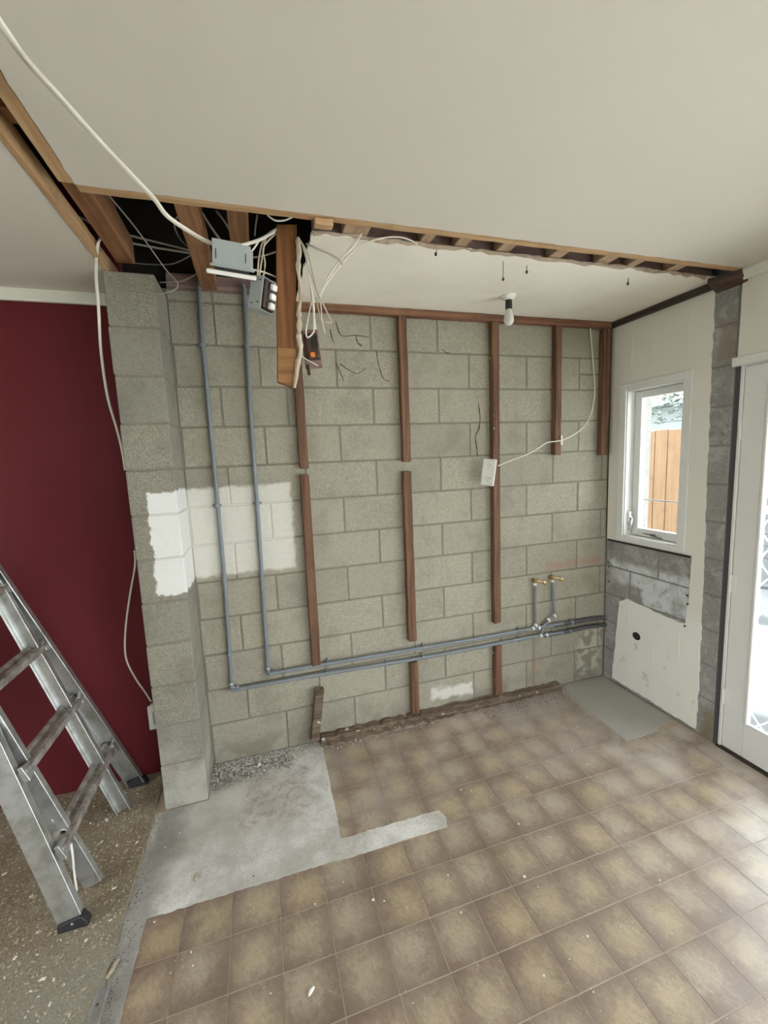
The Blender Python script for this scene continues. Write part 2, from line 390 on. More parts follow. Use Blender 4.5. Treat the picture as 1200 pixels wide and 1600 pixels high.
c = t.mix(t.ramp(nf, .35, .7), t.mix(.6, c, (.12,.085,.05)), t.mix(.35, c, (.55,.48,.36)))
c = t.mix(t.math('MULTIPLY', t.ramp(nm, .45, .7), .5), c, (.18,.13,.08))
gr = t.math('SUBTRACT', 1, t.ramp(t.math('ADD', x[1], t.math('MULTIPLY', x[0], -.25)), -.55, -.12))
c = t.mix(t.math('MULTIPLY', gr, .55), c, t.mix(nf, (.27,.26,.22), (.42,.41,.36)))
t.color(c, .95); t.bump(t.math('ADD', nf, t.math('MULTIPLY', nm, 1.5)), .7, .004); M_CHIPB = t.m
M_SHAV = plain('wood_shaving', (.43,.36,.26), .9, var=.55, scale=70)
M_GRIT = plain('plaster_grit', (.50,.48,.44), .9, var=.4, scale=40)
M_CHIPW = plain('plaster_crumb', (.74,.72,.68), .85, var=.1)
# outdoors
M_FENCE = wood('orange_fence_timber', (.110,.058,.022), (.145,.085,.038), 'z')
M_PAVE = plain('dark_grey_paving', (.082,.091,.094), .7)  # dark tone keeps the ground below white behind the door lattice
M_GWALL = plain('grey_garden_wall', (.15,.168,.175), .9)
M_LEAF = plain('leaf_green', (.018,.040,.022), .6, var=.5, scale=5)
M_BARK = plain('bark', (.10,.08,.06), .9)
M_EAVE = plain('grey_weatherboard', (.21,.23,.235), .6)

# ================================================================ THE SETTING
WR = 1.25; CE = 2.45
# ---- blocks: one shared bevelled mesh for each size
_bl = {}
def block_mesh(w_, h_, dp=.06, axis='y'):
    k = (round(w_,3), round(h_,3), axis)
    if k in _bl: return _bl[k]
    b = MB()
    if axis == 'y': b.box((-w_/2,0,-h_/2),(w_/2,dp,h_/2))
    else: b.box((0,-w_/2,-h_/2),(dp,w_/2,h_/2))
    o = b.build('concrete_block', M_BLOCK, bevel=.0035); me = o.data; bpy.data.objects.remove(o)
    _bl[k] = me; return me
def place_block(parent, x0, x1, z0, z1, face, axis, mat):
    J = .0042
    w_ = x1-x0-2*J; h_ = z1-z0-2*J
    if w_ < .012 or h_ < .012: return
    me = block_mesh(w_, h_, .06, axis)
    if me.materials[0] != mat:
        key = ('m', mat.name, round(w_,3), round(h_,3), axis)
        if key not in _bl:
            m2 = me.copy(); m2.materials[0] = mat; _bl[key] = m2
        me = _bl[key]
    o = bpy.data.objects.new('concrete_block', me); COL.objects.link(o); o.parent = parent
    jit = random.uniform(-.0012,.0012)
    if axis == 'y': o.location = Vector(((x0+x1)/2, face+jit, (z0+z1)/2))-wloc(parent)
    else: o.location = Vector((face+jit, (x0+x1)/2, (z0+z1)/2))-wloc(parent)
ZS = [.03+.2*k for k in range(13)]
# back wall
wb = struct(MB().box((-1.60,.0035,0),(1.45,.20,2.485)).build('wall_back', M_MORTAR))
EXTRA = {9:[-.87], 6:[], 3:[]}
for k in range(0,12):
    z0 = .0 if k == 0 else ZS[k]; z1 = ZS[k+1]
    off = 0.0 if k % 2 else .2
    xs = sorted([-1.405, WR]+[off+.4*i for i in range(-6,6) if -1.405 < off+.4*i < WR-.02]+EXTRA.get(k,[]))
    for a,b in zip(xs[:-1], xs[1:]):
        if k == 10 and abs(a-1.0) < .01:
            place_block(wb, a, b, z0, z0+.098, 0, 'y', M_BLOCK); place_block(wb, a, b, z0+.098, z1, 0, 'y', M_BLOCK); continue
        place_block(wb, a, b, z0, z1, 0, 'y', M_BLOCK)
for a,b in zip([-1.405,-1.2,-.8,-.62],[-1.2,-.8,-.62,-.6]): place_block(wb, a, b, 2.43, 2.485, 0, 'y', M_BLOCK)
# black glue squiggles left on the blocks
for pts in ([(-0.587,-0.001,2.372),(-0.563,-0.001,2.304),(-0.485,-0.001,2.308),(-0.410,-0.001,2.301)], [(-0.599,-0.001,2.160),(-0.581,-0.001,2.117),(-0.562,-0.001,2.067)], [(-0.579,-0.001,2.157),(-0.531,-0.001,2.125),(-0.489,-0.001,2.105),(-0.459,-0.001,2.119),(-0.436,-0.001,2.137)],
            [(-0.369,-0.001,2.231),(-0.364,-0.001,2.183),(-0.352,-0.001,2.128),(-0.332,-0.001,2.077),(-0.302,-0.001,2.067)], [(0.258,-0.001,1.945),(0.270,-0.001,1.869),(0.264,-0.001,1.801),(0.237,-0.001,1.747),(0.245,-0.001,1.678),(0.249,-0.001,1.635)], [(-0.621,-0.001,2.331),(-0.613,-0.001,2.283),(-0.604,-0.001,2.263)],
            [(-0.482,-0.001,2.308),(-0.473,-0.001,2.271),(-0.449,-0.001,2.252)], [(0.025,-0.001,2.254),(0.053,-0.001,2.234),(0.078,-0.001,2.231)]):
    q = smooth_path(pts, 4); MB().tube(q, [random.uniform(.0015,.0035) for _ in q], 5).build('glue_streak', M_GRUBBY, wb)
# red wall
wr = struct(MB().box((-4.2,.04,0),(-1.597,.20,3.0)).build('wall_left', M_RED))
cor = MB().prism([(0,0),(0,-.042),(-.006,-.050),(-.020,-.050),(-.026,-.040),(-.026,0)], -4.2, -1.60, lambda u,v,q: (q,.039+u,CE-.001+v))
struct(cor.build('trim_1', M_TRIM))
# right wall with window and door openings
def yz(X): return lambda u,v,q: (q,u,v)
WIN = [(-.145,1.06),(-.145,2.0),(-.52,2.0),(-.52,1.06)]
core = MB(); core.prism([(.0,0),(.0,3.0),(-4.8,3.0),(-4.8,0),(-2.46,0),(-2.46,2.03),(-.79,2.03),(-.79,0)], WR+.004, WR+.20, yz(0), [WIN, [(-2.6,.08),(-2.6,2.15),(-4.4,2.15),(-4.4,.08)]])
rw = struct(core.build('wall_right', plain('grey_mortar', (.235,.23,.22), .95, var=.25, scale=60, bump=.4)))
for k in range(0,12):
    z0 = 0 if k == 0 else ZS[k]; z1 = ZS[k+1]
    off = -.2 if k % 2 else 0.0
    ys = sorted({0.0,-.770}|{round(off-.4*i,3) for i in range(0,3) if -.75 < off-.4*i < -.01})
    for a,b in zip(ys[:-1], ys[1:]):
        segs = [(a,b)]
        if z1 > 1.06 and z0 < 2.0:
            segs = []
            if b > -.145: segs.append((max(a,-.145),b))
            if a < -.52: segs.append((a,min(b,-.52)))
        for s0,s1 in segs:
            if s1-s0 > .02: place_block(rw, s0, s1, z0, z1, WR, 'x', M_BLOCKR)
# painted skim, torn off in a ragged outline
SK = [(-.012,1.022),(-.012,2.425),(-.655,2.435),(-.658,1.95),(-.668,1.30),(-.672,1.04),(-.680,.63),(-.682,.17),(-.676,.02),(-.088,.03),(-.098,.20),(-.115,.42),(-.128,.60),(-.19,.642),(-.30,.632),(-.42,.622),(-.55,.612),(-.590,.62),(-.604,.80),(-.606,1.022)]
keep = lambda a,b: abs(a[1]-b[1]) < .02 and a[1] > .9 or (a[1] > 1 and b[1] > 1 and abs(a[0]+.012) < .01)
sk = MB().prism(jag(SK, .03, .004, 3, keep), WR-.006, WR+.002, yz(0), [[(-.143,1.058),(-.143,2.002),(-.522,2.002),(-.522,1.058)]])
sko = sk.build('painted_skim', M_SKIM, rw)
# faint plastered chases and block joints showing through the paint
for (y_,za,zb) in ((-.17,2.08,2.42),(-.30,2.12,2.36),(-.325,2.12,2.36),(-.53,2.10,2.38),(-.08,2.06,2.24)):
    MB().tube([(WR-.0055,y_,za),(WR-.006,y_,(za+zb)/2),(WR-.0055,y_,zb)], [.001,.003,.001], 5).build('paint_ridge', M_SKIM, rw)
for (y_,za,zb) in ((-.21,.40,.60),(-.22,.10,.24),(-.56,.35,.56),(-.40,.30,.40)):
    MB().tube([(WR-.0055,y_,za),(WR-.0062,y_,(za+zb)/2),(WR-.0055,y_,zb)], [.001,.004,.001], 5).build('paint_ridge', M_SKIM, rw)
# the dark hole where a pipe went
MB().lathe([(.001,0),(.024,0),(.026,.001)], (WR-.0075,-.275,.415), n=14, M=Matrix.Rotation(-math.pi/2,4,'Y') @ Matrix.Diagonal((1.0,1.15,1,1))).build('pipe_hole', M_BLACK, rw)
for (y_,z_) in ((-.03,.855),(-.035,.825),(-.04,.72),(-.595,.79),(-.60,.74),(-.59,.605)):
    MB().lathe([(.001,0),(.006,0),(.006,.002)], (WR-.0075,y_,z_), n=8, M=Matrix.Rotation(-math.pi/2,4,'Y')).build('screw_hole', M_BLACK, rw)
# painted wall above and beyond the doors
MB().prism(jag([(-.782,2.055),(-.782,2.44),(-4.6,2.44),(-4.6,2.055),(-4.4,2.055),(-4.4,2.15),(-2.6,2.15),(-2.6,2.055)], .05, .002, 5), WR-.006, WR+.002, yz(0)).build('painted_skim', M_SKIM, rw)
MB().prism([(-2.52,0.02),(-2.52,2.056),(-2.6,2.056),(-2.6,.08),(-4.4,.08),(-4.4,2.056),(-4.6,2.056),(-4.6,0.02)], WR-.006, WR+.002, yz(0)).build('painted_skim', M_SKIM, rw)
struct(MB().prism([(0,0),(0,-.035),(-.02,-.045),(-.04,-.008),(-.04,0)], -4.6, -.80, lambda u,v,q: (WR-.006+u,q,CE-.001+v)).build('trim_2', M_TRIM))
struct(MB().box((WR-.040,-.80,2.418),(WR-.0005,-.004,2.448)).build('trim_3', M_DARKTRIM, bevel=.003))
MB().add([(1.150,-.685,2.424),(1.2495,-.66,2.396),(1.2495,-.806,2.396),(1.200,-.806,2.428),(1.150,-.685,2.449),(1.2495,-.66,2.449),(1.2495,-.806,2.449),(1.200,-.806,2.449)], [(0,1,2,3),(7,6,5,4),(0,4,5,1),(1,5,6,2),(2,6,7,3),(3,7,4,0)]).build('timber_end', M_JOISTE, bpy.data.objects['trim_3'])
# unseen sides of the room
LW = [(-.7,.05),(-.7,2.0),(-2.3,2.0),(-2.3,.05)]
struct(MB().prism([(.04,0),(.04,3.0),(-4.8,3.0),(-4.8,0)], -4.2, -4.0, yz(0), [LW]).build('wall_far_left', M_TRIM))
wl_ = struct(MB().prism(LW, -4.12, -4.06, yz(0), [[(-.77,.12),(-.77,1.93),(-1.47,1.93),(-1.47,.12)],[(-1.53,.12),(-1.53,1.93),(-2.23,1.93),(-2.23,.12)]]).build('window_4', M_WHITE))
for a,b in ((-1.47,-.77),(-2.23,-1.53)): MB().box((-4.095,a,.12),(-4.09,b,1.93)).build('glass_pane', M_GLASS, wl_)
fr = MB().prism([(-4.0,0),(-4.0,3.0),(WR,3.0),(WR,0)], -4.8, -4.65, lambda u,v,q: (u,q,v), [[(-.9,.05),(-.9,1.8),(.9,1.8),(.9,.05)]])
struct(fr.build('wall_front', M_TRIM))
wf = struct(MB().prism([(-.9,.05),(-.9,1.8),(.9,1.8),(.9,.05)], -4.78, -4.70, lambda u,v,q: (u,q,v), [[(-.83,.12),(-.83,1.73),(-.03,1.73),(-.03,.12)],[(.03,.12),(.03,1.73),(.83,1.73),(.83,.12)]]).build('window_2', M_WHITE))
for a,b in ((-.83,-.03),(.03,.83)): MB().box((a,-4.745,.12),(b,-4.740,1.73)).build('glass_pane', M_GLASS, wf)
wf3 = struct(MB().prism([(-2.6,.08),(-2.6,2.15),(-4.4,2.15),(-4.4,.08)], WR+.06, WR+.12, yz(0), [[(-2.66,.14),(-2.66,2.09),(-4.34,2.09),(-4.34,.14)]]).build('added_window', M_WHITE))  # unseen opening, added to send more daylight to the right side
MB().box((WR+.085,-4.34,.14),(WR+.09,-2.66,2.09)).build('glass_pane', M_GLASS, wf3)
# ---- ceilings and the roof space over them
def slab(name, mat, x0,x1,y0,y1, z0=CE, z1=CE+.011, seed=0, amp=.0, keep_=None):
    P_ = [(x0,y0),(x1,y0),(x1,y1),(x0,y1)]
    if amp: P_ = jag(P_, .03, amp, seed, keep_ or (lambda a,b: False))
    return struct(MB().prism(P_, z0, z1, lambda u,v,q: (u,v,q)).build(name, mat))
slab('ceiling', M_CEIL, -1.487, WR-.0, -4.66, -.812, amp=.002, seed=1, keep_=lambda a,b: a[1] < -1 and b[1] < -1 or a[0] > 1 and b[0] > 1)
slab('ceiling', M_CEIL, -4.0, -1.590, -4.66, .04)
kc = slab('ceiling', M_CEILK, -.795, WR-.03, -.692, -.002, amp=.005, seed=4, keep_=lambda a,b: a[1] > -.1 and b[1] > -.1)
struct(MB().box((-4.2,-4.8,2.98),(1.46,.4,3.0)).build('roof', M_ROOF))
struct(MB().box((-1.60,.10,2.47),(1.26,.20,3.0)).build('wall_gable', M_ROOF))
# ---- floor
fl = struct(MB().box((-4.2,-4.8,-.10),(1.46,.20,-.0010)).build('floor', M_SEAM))
TX, TY, X0, Y0 = .170, .1705, -.241, -.920
CUTS = [(-1.70,-.822,-.760,.30), (-.83,-.362,-.775,-.678), (.828,1.30,-.600,.3), (-2,2,-.066,.3), (-3,-1.565,-5,1)]
def cut(r, c):
    x0,x1,y0,y1 = r; a0,a1,b0,b1 = c
    if a0 >= x1 or a1 <= x0 or b0 >= y1 or b1 <= y0: return [r]
    out = []
    if b1 < y1: out.append((x0,x1,max(b1,y0),y1))
    if b0 > y0: out.append((x0,x1,y0,min(b0,y1)))
    ya, yb = max(y0,b0), min(y1,b1)
    if a0 > x0: out.append((x0,a0,ya,yb))
    if a1 < x1: out.append((a1,x1,ya,yb))
    return out
gap = .0014
full = MB().box((-TX/2+gap,-TY/2+gap,-.0010),(TX/2-gap,TY/2-gap,0)).build('floor_tile', M_TILE, bevel=.0005); fme = full.data; bpy.data.objects.remove(full)
for i in range(-8,9):
    for j in range(-6,6):
        cx, cy = X0+TX*(i+.5), Y0+TY*(j+.5)
        rects = [(cx-TX/2,min(cx+TX/2,WR-.01),cy-TY/2,cy+TY/2)]
        for c_ in CUTS: rects = [q for r_ in rects for q in cut(r_, c_)]
        rects = [q for q in rects if q[1]-q[0] > .008 and q[3]-q[2] > .008]
        if not rects: continue
        if len(rects) == 1 and abs((rects[0][1]-rects[0][0])-TX) < 1e-4 and abs((rects[0][3]-rects[0][2])-TY) < 1e-4:
            o = bpy.data.objects.new('floor_tile', fme); COL.objects.link(o); o.parent = fl; o.location = (cx,cy,random.uniform(-.0003,.0003))
        else:
            b = MB()
            for q in rects: b.box((q[0]+gap,q[2]+gap,-.0010),(q[1]-gap,q[3]-gap,0))
            b.build('floor_tile', M_TILE, fl, origin=(cx,cy,0))
# rest of the vinyl behind the camera
MB().box((-1.565,-4.66,-.0010),(WR-.01,Y0-TY*6-gap,0)).build('vinyl_sheet', M_TILE, fl)
def patch(name, mat, poly, z, seed, step=.02, amp=.003, bump=.0015, parent=None):
    """a concrete patch: ragged outline, gently uneven top"""
    p_ = jag(poly, step, amp, seed)
    return MB().prism(p_, -.0010, z, lambda u,v,q: (u,v,q)).build(name, mat, parent or fl)
patch('concrete_patch', M_CONC, [(-1.640,-.76),(-1.56,-.762),(-.825,-.770),(-.362,-.775),(-.345,-.730),(-.364,-.680),(-.822,-.676),(-.815,-.30),(-.812,-.066),(-.812,.0),(-1.404,.0),(-1.404,-.252),(-1.640,-.252)], .0012, 3)
patch('concrete_patch', M_CONC, [(-1.640,-4.66),(-1.585,-4.66),(-1.582,-1.2),(-1.566,-1.0),(-1.562,-.762),(-1.640,-.761)], .0008, 5)
patch('cement_patch', M_CEMENT, [(.822,-.608),(1.05,-.602),(1.10,-.570),(1.243,-.560),(1.243,-.004),(.90,-.004),(.855,-.10),(.835,-.35)], .0020, 6)
# left: bare boards under dust and shavings
g = MB(); NX, NY = 56, 96; xa,xb,ya,yb = -4.0,-1.640,-4.64,.039
vs = []; fs = []
xs_ = [xb-(xb-xa)*(i/NX)**1.5 for i in range(NX+1)]; ys_ = [yb-(yb-ya)*(j/NY)**1.6 for j in range(NY+1)]
for j,yv in enumerate(ys_):
    for i,xv in enumerate(xs_):
        n_ = noise.fractal(Vector((xv*7,yv*7,0)), .8, 2.1, 4)
        ed = .012*noise.noise(Vector((0,yv*16,3))) + .006*noise.noise(Vector((0,yv*45,3))) if i == 0 else 0
        z_ = .0075+.0035*n_+.0025*noise.noise(Vector((xv*40,yv*40,5)))
        if i == 0: z_ = -.0008
        vs.append((xv+ed, yv, max(z_,-.0008)))
for j in range(NY):
    for i in range(NX): fs.append((j*(NX+1)+i, (j+1)*(NX+1)+i, (j+1)*(NX+1)+i+1, j*(NX+1)+i+1))
sub = g.add(vs, fs).build('dusty_subfloor', M_CHIPB, fl, smooth=True)
# ---- french door
def bx(name, mat, lo, hi, parent, bev=.002): return MB().box(lo,hi).build(name, mat, parent, bevel=bev)
D = struct(thing('door_1', '', '', (WR,-.80,0))); del D['label']; del D['category']
bx('door_jamb', M_WHITE, (WR-.002,-.812,0),(WR+.10,-.797,2.03), D)
bx('jamb_gap', plain('dark_grey_gap', (.075,.073,.082), .8), (WR+.0012,-.7965,0),(WR+.06,-.771,2.009), D, .001)
bx('head_casing', M_WHITE, (WR-.022,-2.52,2.010),(WR-.0065,-.765,2.055), D, .004)
bx('head_jamb', M_WHITE, (WR,-2.45,2.008),(WR+.10,-.80,2.03), D)
bx('side_casing', M_WHITE, (WR-.022,-2.52,0),(WR-.0065,-2.46,2.01), D, .004)
bx('side_jamb', M_WHITE, (WR,-2.46,0),(WR+.10,-2.445,2.01), D)
bx('threshold', M_DARKTRIM, (WR-.01,-2.46,-.003),(WR+.14,-.79,.012), D)
for (a,b) in ((-.814,-1.626),(-1.632,-2.443)):
    lf = MB()
    bx('door_stile', M_WHITE, (WR+.004,a-.098,.014),(WR+.042,a,2.004), D); bx('door_stile', M_WHITE, (WR+.004,b,.014),(WR+.042,b+.098,2.004), D)
    bx('bottom_rail', M_WHITE, (WR+.004,b+.0985,.014),(WR+.042,a-.0985,.195), D); bx('top_rail', M_WHITE, (WR+.004,b+.0985,1.905),(WR+.042,a-.0985,2.004), D)
    for (l,h) in (((WR+.000,a-.112,.195),(WR+.012,a-.0985,1.905)),((WR+.000,b+.0985,.195),(WR+.012,b+.112,1.905)),((WR+.000,b+.112,.195),(WR+.012,a-.112,.209)),((WR+.000,b+.112,1.891),(WR+.012,a-.112,1.905))):
        bx('glazing_bead', M_WHITE, l, h, D, .003)
    bx('glass_pane', M_GLASS, (WR+.020,b+.0985,.195),(WR+.024,a-.0985,1.905), D, 0)
    for z_ in (.30,.92,1.70):
        hb = MB().lathe([(.001,-.045),(.0055,-.045),(.0055,.045),(.001,.045)], (WR-.003,a+.004 if a > -1 else b-.004,z_), n=10)
        hb.box((WR-.001,a-.02 if a > -1 else b,z_-.045),(WR+.0035,a if a > -1 else b+.02,z_+.045)); hb.build('hinge', M_WHITE, D, smooth=True)
# white lattice of the security screen outside
GX = WR+.13
for (l,h) in (((GX-.012,-.86,.03),(GX+.012,-.815,2.0)),((GX-.012,-2.44,.03),(GX+.012,-2.39,2.0)),((GX-.012,-1.655,.03),(GX+.012,-1.605,2.0)),((GX-.012,-2.39,.03),(GX+.012,-.86,.12)),((GX-.012,-2.39,1.95),(GX+.012,-.86,2.0)),((GX-.012,-2.39,1.28),(GX+.012,-.86,1.32))):
    bx('screen_frame', M_WHITE, l, h, D)
for i in range(15):
    yc = -.91-.1*i
    for sg in (-1,1):
        pts = [(GX+sg*.0035, yc+sg*.05*math.sin(math.pi*z_/.16+(.5*math.pi if i%2 else 0)), z_) for z_ in [.12+.02*k for k in range(59)]]
        MB().tube(pts, .0042, 5).build('grille_bar', M_WHITE, D, smooth=True)
# ---- small window
Wn = struct(thing('window_1', '', '', (WR,-.33,1.06))); del Wn['label']; del Wn['category']
xf = WR-.0165
for n_,l,h in (('casing',(xf,-.145,1.030),(WR-.0065,-.097,2.045)),('casing',(xf,-.568,1.030),(WR-.0065,-.52,2.045)),('casing',(xf,-.52,1.998),(WR-.0065,-.145,2.045)),('casing',(xf,-.52,1.030),(WR-.0065,-.145,1.060))):
    bx(n_, M_WHITE, l, h, Wn, .002)
for l,h in (((WR-.006,-.150,1.062),(WR+.15,-.1455,1.999)),((WR-.006,-.5195,1.062),(WR+.15,-.515,1.999)),((WR-.006,-.515,1.994),(WR+.15,-.150,1.999)),((WR-.006,-.515,1.0605),(WR+.15,-.150,1.066))):
    bx('window_lining', M_WHITE, l, h, Wn, .001)
xs0, xs1 = WR+.055, WR+.095
for l,h in (((xs0,-.198,1.068),(xs1,-.151,1.992)),((xs0,-.514,1.068),(xs1,-.467,1.992)),((xs0,-.467,1.948),(xs1,-.198,1.992)),((xs0,-.467,1.068),(xs1,-.198,1.118))):
    bx('sash', M_WHITE, l, h, Wn, .003)
bx('glass_pane', M_GLASS, (WR+.072,-.468,1.117),(WR+.076,-.197,1.949), Wn, 0)
bx('glazing_bar', M_CHROME, (WR+.0785,-.467,1.300),(WR+.084,-.198,1.309), Wn, .001)
st = MB(); st.box((xs0-.010,-.33,1.080),(xs0-.001,-.30,1.092)); st.tube([(xs0-.010,-.315,1.086),(xs0-.022,-.34,1.084),(xs0-.030,-.40,1.081)], [.005,.004,.003], 6); st.tube([(xs0-.010,-.315,1.086),(xs0-.018,-.28,1.090),(xs0-.018,-.25,1.092)], [.004,.0035,.002], 6)
st.build('window_stay', M_DARKMETAL, Wn, smooth=True)
lt = MB(); lt.box((WR+.016,-.158,1.10),(WR+.045,-.1505,1.16)); lt.tube([(WR+.03,-.160,1.20),(WR+.032,-.172,1.175),(WR+.03,-.170,1.13),(WR+.03,-.163,1.09)], [.007,.008,.005,.004], 8); lt.box((WR+.020,-.166,1.16),(WR+.042,-.1505,1.225))
lt.build('window_latch', M_CHROME, Wn, smooth=True)
bx('sill_gap', M_DARKTRIM, (WR-.010,-.60,1.008),(WR+.003,-.02,1.0215), Wn, .003)
# ---- block pillar at the end of the red wall
pil = thing('block_pillar', 'narrow grey concrete block pier with white paint patch beside red wall', 'pillar', (-1.5,-.125,0))
MB().box((-1.5915,-.2465,0),(-1.4085,.0025,2.44)).build('mortar_core', M_MORTAR, pil)
zp = [0]+[.03+.2*k for k in range(1,13)]
for k in range(len(zp)-1):
    z0,z1 = zp[k], min(zp[k+1],2.445)
    if k == len(zp)-2: z1 = 2.445
    J = .0035; b = MB(); jx = random.uniform(-.0025,.0025); jy = random.uniform(-.002,.002)
    b.box((-1.595+jx,-.25+jy,z0+J),(-1.405+jx,-.0005,z1-J if k < len(zp)-2 else z1))
    b.build('concrete_block', M_PILLAR, pil, origin=(-1.5,-.125,z0), bevel=.004)

# ================================================================ TIMBER
def timber(name, label, cat, mat, lo, hi, group=None, rot=None, chew=0.0, bev=.0025, seed=1):
    """one sawn stick with eased edges and slightly uneven faces; chew roughens its ends"""
    lo = Vector(lo); hi = Vector(hi); c = (lo+hi)/2; h = (hi-lo)/2
    ax = max(range(3), key=lambda i: h[i]); n = max(2, int(h[ax]*2/.06)); rnd = random.Random(seed)
    o1, o2 = [i for i in range(3) if i != ax]; vs = []; fs = []
    for i in range(n+1):
        t_ = -1+2*i/n; wob = [(rnd.uniform(-1,1)*.0012) for _ in range(2)]
        for (a,b) in ((-1,-1),(1,-1),(1,1),(-1,1)):
            p = [0,0,0]; p[ax] = t_*h[ax]+(rnd.uniform(-chew,chew) if i in (0,n) else 0)
            p[o1] = a*h[o1]+wob[0]; p[o2] = b*h[o2]+wob[1]; vs.append(Vector(p))
    for i in range(n):
        for k in range(4): fs.append((i*4+k, i*4+(k+1)%4, (i+1)*4+(k+1)%4, (i+1)*4+k))
    fs += [(3,2,1,0), tuple(n*4+k for k in range(4))]
    M_ = Matrix.Translation(c) @ (rot.to_4x4() if rot else Matrix.Identity(4))
    b_ = MB().add([M_ @ v for v in vs], fs)
    base = c.copy(); base[2] = lo[2]
    o = b_.build(name, mat, origin=base, bevel=bev)
    return tag(o, label, cat, group) if label else o
SY = -.044; GS = 'cut studs on the block wall'
Yb = -.0015
def stud(x0,x1,z0,z1,label,mat=M_STUD,seed=1,chew=.004): return timber('wall_stud', label, 'stud', mat, (x0,SY,z0),(x1,Yb,z1), GS, chew=chew, seed=seed)
stud(-.832,-.786,1.603,2.41,'upper cut-off brown stud just right of the timber hanging from the ceiling', seed=2)
stud(-.836,-.788,.488,1.568,'long lower brown stud beside the right edge of the white paint patch', seed=3)
R_ = Matrix.Rotation(math.radians(9), 3, 'Y')
timber('wall_stud', 'short rotten leaning stud stub below the conduits, nearest the pillar', 'stud', M_ROT, (-.853,-.062,.046),(-.805,-.020,.345), GS, rot=R_, chew=.012, seed=4)
stud(-.247,-.201,1.610,2.41,'upper brown stud under the top plate, left of the light bulb', seed=5)
stud(-.251,-.203,.532,1.556,'middle brown stud between two gaps, left of the white socket', seed=6)
stud(-.247,-.200,.064,.395,'short brown stud stub standing on bottom plate under the conduits, round topped', seed=7)
stud(.334,.380,.555,2.41,'longest brown stud, paint-spotted, behind the hanging white socket', M_STUDP, 8)
stud(.336,.384,.064,.402,'short brown stud stub below the conduits, paint-spotted, left of the taps', M_STUDP, 9)
stud(.783,.827,1.613,2.41,'upper brown stud crossed by the white socket cable', M_STUD, 10)
stud(1.150,1.206,1.600,2.41,'dark brown upper stud in the corner next to the window wall', M_STUDP, 11)
timber('top_plate', 'long brown timber plate along the top of the block wall under ceiling', 'plate', M_PLATE, (-.80,SY-.001,2.411),(WR-.042,Yb,2.4485), None, seed=12)
# rotten bottom plate
b = MB(); n = 60; rnd = random.Random(3); vs = []; fs = []
for i in range(n+1):
    xx = -.815+(1.66)*i/n; f_ = .064-.018*rnd.random()*(1 if i%3 else .3); hh = .052+.010*noise.noise(Vector((xx*9,0,0)))-.012*(rnd.random()**2)
    if i > n*.72: hh *= .75
    yb = -.002
    vs += [(xx,yb,.001),(xx,-f_-.004*rnd.random(),.001),(xx,-f_,hh*.55),(xx,-f_+.010,hh),(xx,yb,hh+.004)]
for i in range(n):
    for k in range(5): fs.append((i*5+k, i*5+(k+1)%5, (i+1)*5+(k+1)%5, (i+1)*5+k))
fs += [(4,3,2,1,0), tuple(n*5+k for k in range(5))]
tag(b.add(vs,fs).build('bottom_plate', M_ROT, origin=(0,-.03,.001)), 'rotten dark timber bottom plate along the foot of the block wall', 'plate')
# ceiling opening: battens, joists, boards
timber('ceiling_batten', 'long pale batten along the cut edge of the main ceiling', 'batten', M_BATTEN, (-1.487,-.8105,CE+.001),(WR-.035,-.772,CE+.040), 'battens round the ceiling opening', seed=20)
timber('ceiling_batten', 'pale batten running from opening corner towards the viewer, ceiling edge side', 'batten', M_BATTENY, (-1.526,-4.6,CE+.001),(-1.4885,-.813,CE+.040), 'battens round the ceiling opening', seed=21)
timber('ceiling_batten', 'light brown batten along the edge of the left ceiling above red wall', 'batten', M_BATTENY, (-1.589,-4.6,CE-.003),(-1.570,-.005,CE+.058), 'battens round the ceiling opening', seed=22)
tag(timber('timber_block', '', '', M_BATTEN, (-.800,-.800,CE-.022),(-.738,-.768,CE+.0005), seed=23), 'small pale timber block nailed under the ceiling batten above the hanging timber', 'block')
GJ = 'joists in the ceiling opening'
timber('ceiling_joist', 'leftmost orange-brown joist running back above the block pillar', 'joist', M_JOIST, (-1.545,-.768,CE+.042),(-1.475,-.215,CE+.14), GJ, rot=None, seed=24)
timber('ceiling_joist', 'orange-brown joist reaching the back wall behind the grey switch box', 'joist', M_JOIST, (-1.245,-.768,CE+.042),(-1.172,.09,CE+.14), GJ, seed=25)
timber('ceiling_joist', 'short sawn joist end above the white cable knot', 'joist', M_JOIST, (-1.083,-.768,CE+.042),(-1.012,-.475,CE+.14), GJ, seed=26)
timber('ceiling_joist', 'dark brown joist crossing the narrow slot at the far left edge of the picture', 'joist', M_JOISTD, (-1.569,-1.155,CE+.045),(-1.528,-1.06,CE+.12), GJ, seed=27)
timber('ceiling_joist', 'brown joist crossing the narrow left slot, nearer the opening corner', 'joist', M_JOIST, (-1.569,-1.00,CE+.045),(-1.528,-.95,CE+.12), GJ, seed=28)
for i,(xx,wd) in enumerate(((-.685,.095),(-.378,.045),(-.235,.055),(-.045,.062),(.212,.062),(.462,.07),(.632,.05),(.868,.06))):
    timber('ceiling_joist', '', '', M_JOISTP, (xx,-.770,CE+.0125),(xx+wd,-.672,CE+.085), seed=30+i)
JL = ['wide one crossed by the loose white wires','narrow one just left of the hanging dark scrap','between the dark scrap and the longer black string','right above the longer black string and bulb','first right of the short dark string','widest of those left of the hanging dark tag','just right of the hanging dark tag','last before the right end of the slot']
for o,s_ in zip([o for o in COL.objects if o.name.startswith('ceiling_joist') and 'label' not in o.keys()], JL): tag(o, 'timber joist seen in the ceiling slot, '+s_, 'joist', GJ)
